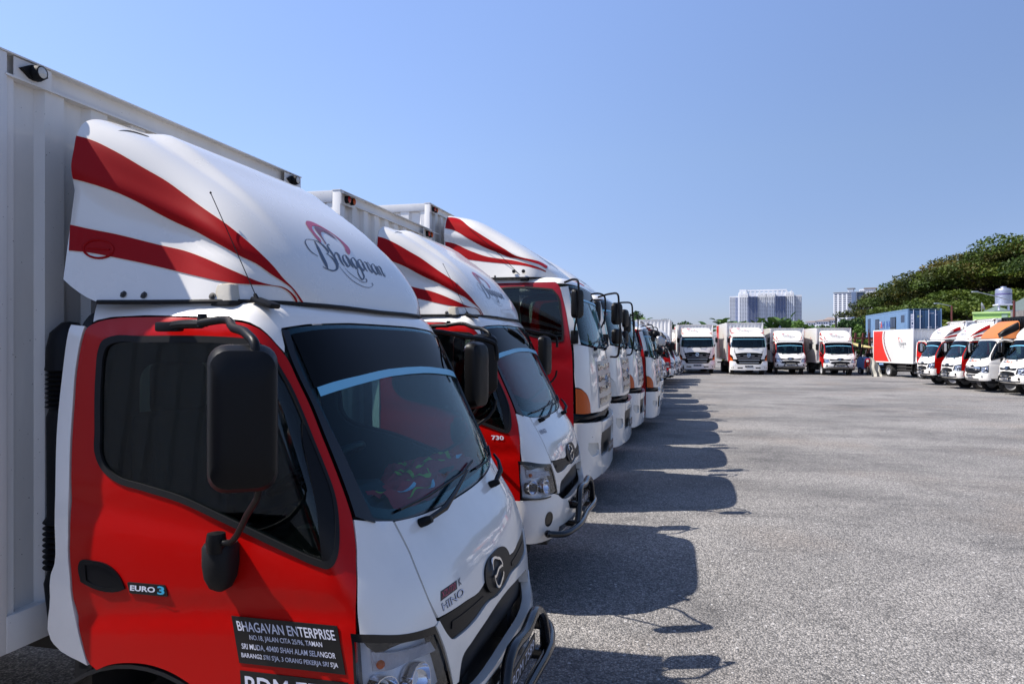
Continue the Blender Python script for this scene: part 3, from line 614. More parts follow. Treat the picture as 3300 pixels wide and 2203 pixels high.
    # front panels
    def roofedge():
        low = sym(list(reversed(ROOF_H[6:]))); n = 170
        def lo(s):
            for i in range(len(low)-1):
                if low[i][0] <= s <= low[i+1][0]: return low[i][1]+(low[i+1][1]-low[i][1])*(s-low[i][0])/max(low[i+1][0]-low[i][0], 1e-6)
            return low[0][1]
        low = [(-.63, 2.205)]+[q for q in low if q[0] > -.6 and q[0] < 2.6]+[(2.63, 2.205)]
        low = sorted(low, key=lambda q: q[0])
        def f(u, v):
            s = -.60+3.2*u; z0 = lo(s); z = z0+(2.305-z0)*(1-(1-v)**1.6); return C.P(s, z)
        m = M().grid(f, n, 12)
        k = len(m.v)
        for i in range(n+1):
            p = m.v[i*13]; m.v.append((p[0]-.012 if True else 0, p[1]*.985, p[2]+.003))
        for i in range(n): m.f.append((i*13, k+i, k+i+1, (i+1)*13))
        return m
    part(('A', 'roof'), roofedge, 'roof_edge_panel', white, t)
    def roofcap():
        ring = [C.P(s/20, 2.303)[:2] for s in range(-12, 53)]; ring = [(-1.44, -.80)]+[p for p in ring if p[0] > -1.43]+[(-1.44, .80)]
        return M().prism(ring, lambda a, b, d: (a, b, d), 2.285, 2.303)
    part(('A', 'roofcap'), roofcap, 'roof_skin', white, t)
    part(('A', 'hood'), lambda: skin(C, HOOD_A, 0, .02, .05), 'hood', white, t)
    ws = part(('A', 'windscreen'), lambda: skin(C, WSCR_A, -.002, .004, .06), 'windscreen', GLW, t)
    part(('A', 'frit'), lambda: skin(C, strip_half([(0.385, 2.188), (0.557, 2.209), (0.842, 2.223), (1.0, 2.225)], [(.34, 2.1), (0.39, 1.97), (0.42, 1.85), (0.45, 1.74), (0.462, 1.60), (0.47, 1.492), (0.615, 1.474), (0.805, 1.454), (1.0, 1.444)]), -.008, .012, 0, [strip_half([(0.44, 2.168), (0.557, 2.184), (0.842, 2.200), (1.0, 2.202)], [(.425, 2.08), (0.435, 1.97), (0.455, 1.85), (0.478, 1.74), (0.495, 1.60), (0.52, 1.545), (0.63, 1.515), (0.805, 1.488), (1.0, 1.478)])]), 'windscreen_surround', BLKG, ws)
    if film:
        part(('A', 'film'), lambda: skin(C, strip_half([(0.41, 2.17), (0.557, 2.186), (0.842, 2.202), (1.0, 2.204)], [(.43, 1.975), (0.57, 1.988), (0.75, 2.004), (1.0, 2.024)]), .0015, .002, .05), 'visor_film', GLB, ws)
        part(('A', 'filmline'), lambda: skin(C, strip_half([(.445, 1.975), (0.57, 1.990), (0.75, 2.006), (1.0, 2.026)], [(.448, 1.942), (0.57, 1.956), (0.75, 1.974), (1.0, 1.994)]), .004, .002, .05), 'visor_film_strip', CYAN, ws)
    part(('A', 'inner'), lambda: skin(C, [(.1, 1.44), (1.9, 1.44), (1.95, .7), (.05, .7)], -.07, .02, .15, sm=False), 'inner_bulkhead', CHAS, t)
    def rear():
        return M().prism(rrect(1.80, 1.50, .12, cx=0, cy=1.52), lambda a, b, d: (d, a, b), -1.44, -1.40, 0, [rrect(1.25, .42, .08, cx=0, cy=1.84)])
    part(('A', 'rear'), rear, 'cab_back_wall', INT, t)
    def interior():
        m = M().box(-1.41, -.25, -.93, .93, .98, 1.02)
        m.prism([(-.64, 1.02), (-.40, 1.0), (-.32, 1.30), (-.30, 1.41), (-.40, 1.48), (-.54, 1.47), (-.64, 1.36)], lambda a, b, d: (a, d, b), -.86, .86)
        m.prism([(-.68, 1.42), (-.62, 1.53), (-.50, 1.54), (-.40, 1.46), (-.5, 1.3)], lambda a, b, d: (a, d, b), -.78, -.22)
        m.box(-1.40, -.72, -.90, .90, 2.17, 2.20); return m
    part(('A', 'interior'), interior, 'dashboard', INT, t)
    for i, y in enumerate((-.50, .18, .62)):
        def seat():
            m = M(); m.box(-1.25, -.78, -.24, .24, 1.02, 1.30, b=.06); m.box(-1.38, -1.24, -.24, .24, 1.28, 1.86, b=.05)
            m.box(-1.385, -1.27, -.13, .13, 1.84, 2.06, b=.045); return m
        if i < 2: part(('A', 'seat'), seat, 'seat', SEAT, t, loc=(.02, y, 0))
    def steer():
        m = M(); c = Vector((-.66, -.48, 1.62)); ax = Vector((-.50, 0, .87)).normalized(); u = Vector((0, 1, 0)); w = ax.cross(u)
        ring = [c+(u*math.cos(2*math.pi*i/28)+w*math.sin(2*math.pi*i/28))*.205 for i in range(28)]
        m.tube(ring, .0165, 8, 0, True)
        for a in (0, 2.1, 4.2): m.tube([c-ax*.03, c+(u*math.cos(a)+w*math.sin(a))*.2], .014, 6)
        m.lathe([(0, .02), (.05, .01), (.06, -.03), (.03, -.05), (.025, -.3)], c, ax, 14); return m
    part(('A', 'steering'), steer, 'steering_wheel', BLK, t)
    # grille, nose, emblem
    if face != 'bars':
        part(('A', 'grille'), lambda: skin(C, GRIL_A, -.004, .03, .05), 'upper_grille', BLK, t)
        for L in (0, 1): part(('A', 'grillebar', L), lambda: skin(C, [(.69, 1.085), (.92, 1.068), (.92, 1.052), (.68, 1.062)], .0, .02, .05, (), L), 'grille_bar', BLK, t)
        part(('A', 'nose'), lambda: skin(C, NOSE_A, .004, .05, .045), 'grille_surround', white, t)
        e = part(('A', 'emblemback'), lambda: skin(C, ellipse(.062, .074, cx=1.0, cy=1.110), .008, .03, 0), 'emblem_plate', BLK, t)
        part(('A', 'emblem'), lambda: emblem(on(C, .99, 1.110, .012), .072, .84, .0065), 'emblem', CHROME, e)
    else:
        part(('A', 'grille3'), lambda: skin(C, strip_half([(.60, 1.10), (1.0, 1.09)], [(.60, .88), (1.0, .87)]), -.01, .03, .06), 'upper_grille', BLK, t)
        for i, z in enumerate((1.065, .995)):
            part(('A', 'gbar%d' % i), lambda z=z: skin(C, strip_half([(.61, z+.02), (.8, z+.02), (1.0, z+.015)], [(.62, z-.02), (.8, z-.022), (1, z-.022)]), .012, .03, .06), 'grille_bar', CHROME, t)
    part(('A', 'lowgrille'), lambda: skin(C, LOWG_A, -.045, .02, .1, sm=False), 'lower_grille', BLK, t)
    bp = part(('A', 'bumper'), lambda: skin(BUMPA, BUMP_A, 0, .05, .05), 'bumper', white, t)
    for L in (False, True):
        c0 = .36
        part(('A', 'fog', L), lambda: M().prism(ellipse(.050, .058), on(BUMPA, .42, .70, 0, L), -.02, .003, 0, [ellipse(.038, .046)]).prism(ellipse(.04, .048), on(BUMPA, .42, .70, 0, L), -.02, .0015), 'fog_lamp', SILV if face == 'bars' else BLKG, bp)
    part(('A', 'bumpin'), lambda: skin(BUMPA, strip_half([(.76, .775), (1.0, .775)], [(.78, .72), (1.0, .72)]), .003, .01, .06), 'bumper_intake', BLKG, bp)
    part(('A', 'bumplow'), lambda: skin(BUMPA, strip_half([(.62, .60), (1.0, .60)], [(.64, .545), (1.0, .545)]), .003, .01, .06), 'bumper_lower_intake', BLKG, bp)
    pl = part(('plate',), lambda: M().box(.105, .112, -.25, .25, .655, .735, b=.002), 'number_plate', PBLACK, t)
    part(('platetext', plate), lambda: text_on(M(), plate, lambda a, b: (.1135, -.22+a, .67+b), w=.44, h=.05), 'plate_lettering', PWHITE, pl)
    def bull():
        m = M()
        m.tube([(-.04, -.90, .60), (.06, -.80, .58), (.12, -.62, .585), (.135, 0, .59), (.12, .62, .585), (.06, .80, .58), (-.04, .90, .60)], .026, 12, 4)
        m.lathe([(0, .03), (.02, .022), (.031, 0), (.02, -.022), (0, -.03)], (-.04, -.90, .60), (0, 1, 0), 12)
        m.lathe([(0, .03), (.02, .022), (.031, 0), (.02, -.022), (0, -.03)], (-.04, .90, .60), (0, 1, 0), 12)
        m.tube([(.12, -.46, .58), (.125, -.42, .68), (.12, -.36, .79), (.115, -.30, .825), (.12, 0, .83), (.115, .30, .825), (.12, .36, .79), (.125, .42, .68), (.12, .46, .58)], .027, 12, 4)
        for y in (-.40, .40): m.box(-.02, .12, y-.02, y+.02, .70, .76, b=.006); m.box(-.1, .12, y-.02, y+.02, .55, .60, b=.006)
        return m
    if face != 'bars': part(('A', 'bull'), bull, 'bull_bar', BLKG, t)
    if detail > 1 or True:
        P = lambda s, z, o: tuple(Vector(C.P(s, z))+Vector(C.N(s, z))*o)
        part(('A', 'wiper1'), lambda: wiper([P(.752, 1.425, .03), P(.86, 1.43, .05), P(.95, 1.46, .05), P(1.03, 1.515, .035)], [P(.66, 1.50, .012), P(.85, 1.50, .014), P(1.03, 1.515, .014), P(1.12, 1.54, .012)]), 'wiper', BLK, t)
        part(('A', 'wiper2'), lambda: wiper([P(1.19, 1.40, .03), P(1.28, 1.43, .06), P(1.38, 1.47, .05), P(1.42, 1.51, .035)], [P(1.12, 1.50, .012), P(1.28, 1.50, .014), P(1.42, 1.51, .014), P(1.52, 1.55, .012)]), 'wiper', BLK, t)
    # roof fittings
    if fairing == 'hump':
        fairing_parts(t, 'FA', FA, fair_mat or WHITE2)
    elif fairing == 'visor':
        fairing_parts(t, 'FC', FC, fair_mat or WHITE2)
    elif fairing == 'orange':
        fairing_parts(t, 'FO', FO, fair_mat or BLK, stripes=False, logo=False)
    def beige():
        m = M(); rings = [(.052, .034, 0), (.047, .030, .035), (.036, .024, .066), (.022, .014, .072)]
        for a, b, z in rings:
            for x, y in rrect(a*2, b*2, min(a, b)*.5, 3): m.v.append((x+z*.12-.01*(z > .03), y, z))
        k = len(rrect(1, 1, .1, 3))
        for i in range(3):
            for j in range(k): m.f.append((i*k+j, i*k+(j+1) % k, (i+1)*k+(j+1) % k, (i+1)*k+j))
        m.f.append(tuple(range(3*k, 4*k))); return m
    for y, L in ((-.835, 0), (.835, 1)):
        l_ = part(('A', 'beige'), beige, 'roof_marker_lamp', BEIGE, t, loc=(-.82, y*1.02, 2.288), rot=(0, 0, R(-12 if not L else 12)))
        part(('A', 'beigebase'), lambda: M().prism(rrect(.125, .085, .03), lambda a, b, d: (a, b, d), -.01, .006), 'lamp_gasket', BLKR, l_)
    def ant():
        m = M(); m.tube([(-.70, -.835, 2.275), (-.757, -.826, 2.38), (-.838, -.813, 2.53), (-.92, -.80, 2.68)], .0018, 5); m.lathe([(0, -.006), (.005, 0), (0, .006)], (-.92, -.80, 2.68), (0, 0, 1), 6)
        v = M().box(-.055, .055, -.026, .026, 0, .022, b=.010); m.add([(Matrix.Rotation(R(-14), 4, 'Z') @ Matrix.Rotation(R(16), 4, 'Y') @ Vector(p)) + Vector((-.675, -.825, 2.248)) for p in v.v], v.f)
        m.tube([(-.70, -.832, 2.262), (-.712, -.83, 2.292)], [.013, .006], 8); return m
    part(('A', 'antenna'), ant, 'aerial', BLK, t, loc=(0, -.02, .028))
    # chassis under the cab
    def under():
        m = M().box(-1.42, -.12, -.55, .55, .42, .97); m.box(-1.5, -.05, -.42, -.34, .66, .86); m.box(-1.5, -.05, .34, .42, .66, .86); m.box(-1.16, -1.06, -.80, .80, .34, .44)
        m.box(-1.46, -1.38, -.9, .9, .70, 1.0); return m
    part(('A', 'under'), under, 'engine_block', CHAS, t)
    for s in (-1, 1): part(('A', 'step'), lambda: M().box(-.60, -.22, -.125, .125, .40, .60, b=.02), 'door_step', BLKR, t, loc=(0, s*.825, 0))
    if box: box_parts(t, **({'x0': -1.63, 'ln': 4.4, 'w': 2.13, 'z0': .98, 'z1': 3.23, 'style': box} | (box_kw or {})))
    bl = (box_kw or {}).get('ln', 4.4)
    for y in (-.80, .80): add_wheel(t, -1.63-bl*.62, y, .39, .42, 'rear_wheel')
    return t
def snorkel(t):
    def f():
        m = M(); p = [(.075, 1.05), (.085, 1.15), (.09, 1.20)]
        for i in range(9): z = 1.25+i*.022; p += [(.075, z), (.095, z+.011)]
        p += [(.08, 1.46), (.082, 1.85)]
        for i in range(9): z = 1.88+i*.018; p += [(.072, z), (.088, z+.009)]
        p += [(.085, 2.05), (.083, 2.12), (.07, 2.18), (.03, 2.22), (0, 2.225)]
        m.lathe(p, (-1.55, -.83, 0), (0, 0, 1), 20); m.box(-1.60, -1.44, -.86, -.60, 2.02, 2.17, b=.03); return m
    part(('snorkel',), f, 'air_intake_duct', BLKR, t)
# ------------------------------------------------------------------ roof fairings
class Fair:
    def __init__(f, H, W, xr, xf, z0, a, n=2.8, m=3.2, taper=.06, hump=.045, rear_lift=.09, flare=0):
        f.H, f.W, f.xr, f.xf, f.z0, f.a, f.n, f.m, f.taper, f.hump, f.rl, f.flare = H, W, xr, xf, z0, a, n, m, taper, hump, rear_lift, flare
    def w(f, x):
        xc = f.xf-f.a
        if x <= xc:
            u = min(1, (xc-x)/(xc-f.xr)); return f.W+f.flare*u*u*(3-2*u)
        t = min((x-xc)/f.a, 1.0); return f.W*(1-t**f.n)**(1/f.n)
    def base(f, x): 
        t = max(0, (f.xr+.16-x)/.16); return f.z0+f.rl*min(t, 1)**1.5
    def pt(f, x, q):
        w = f.w(x); b = f.base(x); h = max(interp(f.H, x)-b, .0)
        mm = f.m if not isinstance(f.m, list) else interp(f.m, x)
        th = q*math.pi/2; sn = math.sin(th); cs = math.cos(th)
        y = w*math.copysign(abs(sn)**(2/mm), sn); t = abs(cs)**(2/mm)
        y *= 1-f.taper*t*min(1, h/.25)
        fd = max(0, min(1, (f.xf-.12-x)/.5))*(lambda k: k*k*(3-2*k))(min(1, max(0, x-f.xr)/.14))
        L = f.xf-f.xr
        if t < .97:                                   # scalloped flanks and a flared foot
            k = min(1, h/.5)
            y *= 1-.030*k*math.sin(math.pi*min(t/.85, 1))*math.sin(math.pi*min(1, (f.xf-x)/L)*.9)+.020*k*math.exp(-((t-.12)/.09)**2)-.016*k*math.exp(-((t-.5)/.08)**2)+.010*k*math.exp(-((t-.66)/.07)**2)
        z = b+h*t
        if f.hump and t > .6:
            ay = abs(y)/f.W; s = max(0, min(1, (.72-ay)/.09)); s = s*s*(3-2*s)
            z += f.hump*s*fd
        return (x, y, z)
    def mesh(f, nx=46, nq=96, lip=True):
        xs = []
        for i in range(nx+1):
            u = i/nx; xs.append(f.xf-(f.xf-f.xr)*(u**1.8))
        xs[0] = f.xf-1e-3
        m = M(); 
        qs = [-1+2*j/nq for j in range(nq+1)]
        qs = [math.copysign(abs(q)**.8, q) for q in qs]
        for i, x in enumerate(xs):
            for q in qs: m.v.append(f.pt(x, q))
        # rolled rear lip
        for k, (dx, dn) in enumerate(() if not lip else ((-.012, .012), (-.018, .03), (-.008, .05), (.02, .055), (.10, .055))):
            for q in qs:
                p = f.pt(f.xr, q); c = Vector((p[0], 0, f.z0)); d = (Vector(p)-c); l = d.length or 1; d = d/l
                m.v.append(tuple(Vector(p)-d*dn+Vector((dx, 0, 0))))
        n = nq+1
        for i in range(nx+(5 if lip else 0)):
            for j in range(nq): m.f.append((i*n+j, i*n+j+1, (i+1)*n+j+1, (i+1)*n+j))
        return m
FA = Fair([(-1.46, 3.05), (-1.30, 2.975), (-1.135, 2.872), (-.87, 2.69), (-.72, 2.53), (-.66, 2.44), (-.62, 2.36), (-.60, 2.292)], .885, -1.45, -.59, 2.288, .38, n=3.4, m=[(-1.5, 12), (-1.2, 9), (-.9, 6), (-.6, 4)], taper=.06, flare=.075)
FC = Fair([(-1.60, 3.06), (-1.40, 3.03), (-1.10, 2.93), (-.90, 2.78), (-.76, 2.58), (-.68, 2.42), (-.62, 2.34), (-.60, 2.292)], .96, -1.57, -.59, 2.288, .34, n=3.6, m=7, taper=.02, hump=0)
FO = FA
FB = Fair([(-1.90, 3.66), (-1.60, 3.60), (-1.25, 3.42), (-.90, 3.20), (-.66, 3.02), (-.55, 2.92), (-.50, 2.84), (-.48, 2.81)], 1.14, -1.88, -.46, 2.80, .5, m=[(-1.9, 8), (-1.2, 6), (-.5, 4)], hump=0, taper=.04)
FD = Fair([(-1.92, 3.42), (-1.50, 3.40), (-1.15, 3.34), (-.90, 3.22), (-.72, 3.06), (-.60, 2.94), (-.52, 2.85), (-.48, 2.81)], 1.06, -1.88, -.46, 2.80, .30, n=5, m=9, hump=0, taper=.05)
BVH = {}
def fair_bvh(K, F_):
    if K not in BVH:
        m = F_.mesh(lip=False); BVH[K] = BVHTree.FromPolygons([Vector(v) for v in m.v], m.f)
    return BVH[K]
def snap(bv, p, off):
    c, n, i, d = bv.find_nearest(Vector(p))
    if n.dot(Vector((c.x+1.2, c.y, c.z-2.3))) < 0: n = -n
    return tuple(c+n*off)
def stripe_mesh(bv, up, lo, grow=0.0, off=.0015, nv=16):
    U = smooth_poly(up, False, 5, 200); Lo = smooth_poly(lo, False, 5, 200)
    def samp(P, t):
        f = t*(len(P)-1); i = min(int(f), len(P)-2); a, b = P[i], P[i+1]; k = f-i
        return Vector([a[j]+(b[j]-a[j])*k for j in range(3)])
    m = M(); N_ = 130
    for i in range(N_+1):
        a = samp(U, i/N_); b = samp(Lo, i/N_)
        if grow:
            d = (a-b).normalized()*grow; a = a+d; b = b-d
        for j in range(nv+1): m.v.append(snap(bv, a.lerp(b, j/nv), off))
    for i in range(N_):
        for j in range(nv): m.f.append((i*(nv+1)+j, i*(nv+1)+j+1, (i+1)*(nv+1)+j+1, (i+1)*(nv+1)+j))
    return m
def fairing_parts(t, K, F_, m_, stripes=True, logo=True):
    fo = part((K, 'fairing'), lambda: F_.mesh(), 'roof_fairing', m_, t)
    bv = fair_bvh(K, F_)
    # rubber seal along the foot
    def seal():
        pts = []
        xs = [F_.xr+.14+(F_.xf-F_.a-F_.xr-.14)*i/6 for i in range(6)]+[F_.xf-F_.a+F_.a*math.sin(R(a)) for a in range(0, 90, 9)]
        R_ = [(x, -F_.w(x)*1.006, F_.z0+.004) for x in xs]+[(F_.xf+.004, 0, F_.z0)]
        pts = R_+[(x, -y, z) for x, y, z in reversed(R_[:-1])]
        return M().tube(pts, .0085, 8)
    part((K, 'seal'), seal, 'fairing_seal', BLKR, fo)
    if stripes:
        for i, (u, l) in enumerate(STRIPES[K]):
            for L in (0, 1):
                def sm(u=u, l=l, L=L, g=0, off=.0032):
                    m = stripe_mesh(bv, u, l, g, off)
                    return m.mirror() if L else m
                o = part((K, 'stripe', i, L), sm, 'red_stripe', REDV, fo)
                part((K, 'stripe_edge', i, L), lambda: sm(g=.0035, off=.0018), 'stripe_border', CREAM, o)
        for x in (F_.xr+.22, F_.xr+.30, F_.xr+.58, F_.xr+.66):
            for s in (-1, 1):
                p = snap(bv, (x, s*F_.W, F_.z0+.026), .0)
                part(('bolt',), lambda: M().lathe([(0, .008), (.007, .007), (.008, .003), (.014, .002), (.014, 0)], (0, 0, 0), (0, -1, .35), 10), 'fixing_bolt', CHAS, fo, loc=p, rot=(0, 0, 0 if s < 0 else math.pi))
    if K == 'FA' and stripes:
        for s in (-1, 1):
            def ov(s=s):
                pts = [snap(bv, (-1.33+.058*math.cos(2*math.pi*i/24), -.93, 2.497+.036*math.sin(2*math.pi*i/24)), .003) for i in range(24)]
                m = M().tube(pts, .0045, 6, 0, True); m.tube([snap(bv, (-1.373+.017*i, -.93, 2.497), .003) for i in range(6)], .004, 6)
                return m.mirror() if s > 0 else m
            part((K, 'oval', s), ov, 'embossed_oval', REDV, fo)
    if logo: logo_parts(fo, K, bv)
    return fo
LOGO_STROKES = [  # script lettering, traced in a 1792 x 1568 square: (points, widths)
 ([(365, 828), (260, 755), (180, 655), (148, 580), (155, 545), (200, 535), (270, 542), (350, 575), (430, 640), (480, 700), (508, 745), (500, 772), (468, 775)], [6, 10, 12, 12, 10, 9, 10, 16, 24, 26, 20, 12, 5]),
 ([(278, 560), (345, 680), (430, 840), (505, 965), (548, 1040)], [10, 30, 40, 34, 8]),
 ([(485, 775), (560, 828), (630, 905), (678, 985), (682, 1040), (640, 1068), (570, 1052), (500, 1022), (460, 993)], [8, 14, 26, 36, 36, 24, 14, 10, 4]),
 ([(522, 622), (500, 598), (482, 612), (500, 660), (560, 750), (640, 870), (700, 968)], [6, 16, 18, 24, 26, 24, 10]),
 ([(640, 870), (615, 785), (625, 745), (655, 760), (715, 870), (770, 955), (802, 988)], [8, 14, 16, 26, 26, 16, 6]),
 ([(825, 805), (785, 785), (755, 800), (765, 860), (820, 945), (868, 995), (885, 985), (860, 920), (800, 810)], [8, 14, 20, 26, 28, 26, 16, 8, 6]),
 ([(800, 790), (850, 850), (905, 950), (962, 1025)], [10, 26, 26, 6]),
 ([(975, 852), (935, 828), (908, 848), (925, 915), (975, 985), (1022, 1035), (1030, 1010), (990, 930)], [8, 14, 20, 26, 28, 20, 10, 6]),
 ([(955, 835), (1010, 915), (1045, 1010), (1050, 1010)], [10, 24, 26, 10]),
 ([(1035, 1040), (1050, 1110), (1100, 1190), (1155, 1238), (1172, 1200), (1140, 1120), (1085, 1030), (1035, 985)], [12, 14, 18, 24, 26, 22, 18, 10]),
 ([(1105, 885), (1060, 858), (1032, 880), (1055, 955), (1110, 1035), (1158, 1072), (1160, 1040), (1110, 950)], [8, 14, 20, 26, 28, 22, 10, 6]),
 ([(1080, 870), (1135, 945), (1180, 1030), (1235, 1092)], [10, 26, 24, 6]),
 ([(1150, 900), (1185, 915), (1235, 1000), (1290, 1080), (1335, 1118), (1305, 1035), (1255, 950), (1218, 905)], [8, 18, 24, 24, 12, 8, 10, 10]),
 ([(1370, 965), (1330, 942), (1305, 962), (1325, 1035), (1380, 1110), (1422, 1148), (1430, 1120), (1380, 1020)], [8, 14, 20, 26, 28, 22, 10, 6]),
 ([(1355, 955), (1405, 1030), (1440, 1110), (1490, 1168)], [10, 26, 24, 6]),
 ([(1405, 985), (1440, 1030), (1485, 1110), (1530, 1178)], [10, 22, 22, 10]),
 ([(1430, 1010), (1450, 985), (1485, 1005), (1530, 1090), (1570, 1165), (1605, 1200), (1585, 1115)], [6, 12, 22, 24, 22, 12, 3]),
 ([(700, 980), (800, 1090), (950, 1225), (1100, 1320), (1250, 1378), (1335, 1380), (1368, 1350), (1335, 1305)], [3, 6, 7, 8, 8, 8, 9, 8]),
 ([(795, 1010), (900, 1110), (1050, 1215), (1180, 1285), (1238, 1280), (1230, 1245), (1195, 1218)], [3, 6, 7, 9, 12, 12, 8])]
LOGO_ARC = [(380, 585), (300, 500), (230, 400), (165, 290), (145, 215), (165, 172), (220, 170), (340, 215), (500, 310), (650, 420), (780, 540), (868, 645), (888, 710), (880, 760), (855, 772), (800, 700), (790, 650), (740, 560), (680, 480), (600, 400), (480, 325), (360, 265), (285, 258), (240, 262), (235, 300), (300, 430), (380, 545)]
LOGO_IN = [(455, 603), (395, 500), (340, 410), (285, 330), (276, 290), (290, 272), (350, 285), (470, 340), (600, 435), (655, 500), (600, 460), (480, 380), (410, 352), (378, 368), (385, 430), (420, 510), (468, 585)]
def logo_parts(parent, K, bv):
    A = LOGO_FIT[K]
    def place(a, b):
        y = A[0]+A[1]*a+A[2]*b; z = A[3]+A[4]*a+A[5]*b
        hit = bv.ray_cast(Vector((2, y, z)), Vector((-1, 0, 0)))
        if hit[0] is None: return snap(bv, (-.6, y, z), .002)
        n = hit[1]; n = n if n.x > 0 else -n
        return tuple(hit[0]+n*.002)
    def script():
        m = M()
        for P, W in LOGO_STROKES:
            V, F = ribbon(P, W, 4); m.add([place(a, b) for a, b in V], F)
        return m
    part((K, 'script'), script, 'script_lettering', NAVY, parent)
    part((K, 'arc'), lambda: (lambda V, F: M().add([place(a, b) for a, b in V], F))(*trimesh2d(smooth_poly(LOGO_ARC), (), 60)), 'logo_arc', CRIM, parent)
    part((K, 'arc2'), lambda: (lambda V, F: M().add([place(a, b) for a, b in V], F))(*trimesh2d(smooth_poly(LOGO_IN), (), 60)), 'logo_inner_arc', MARO, parent)
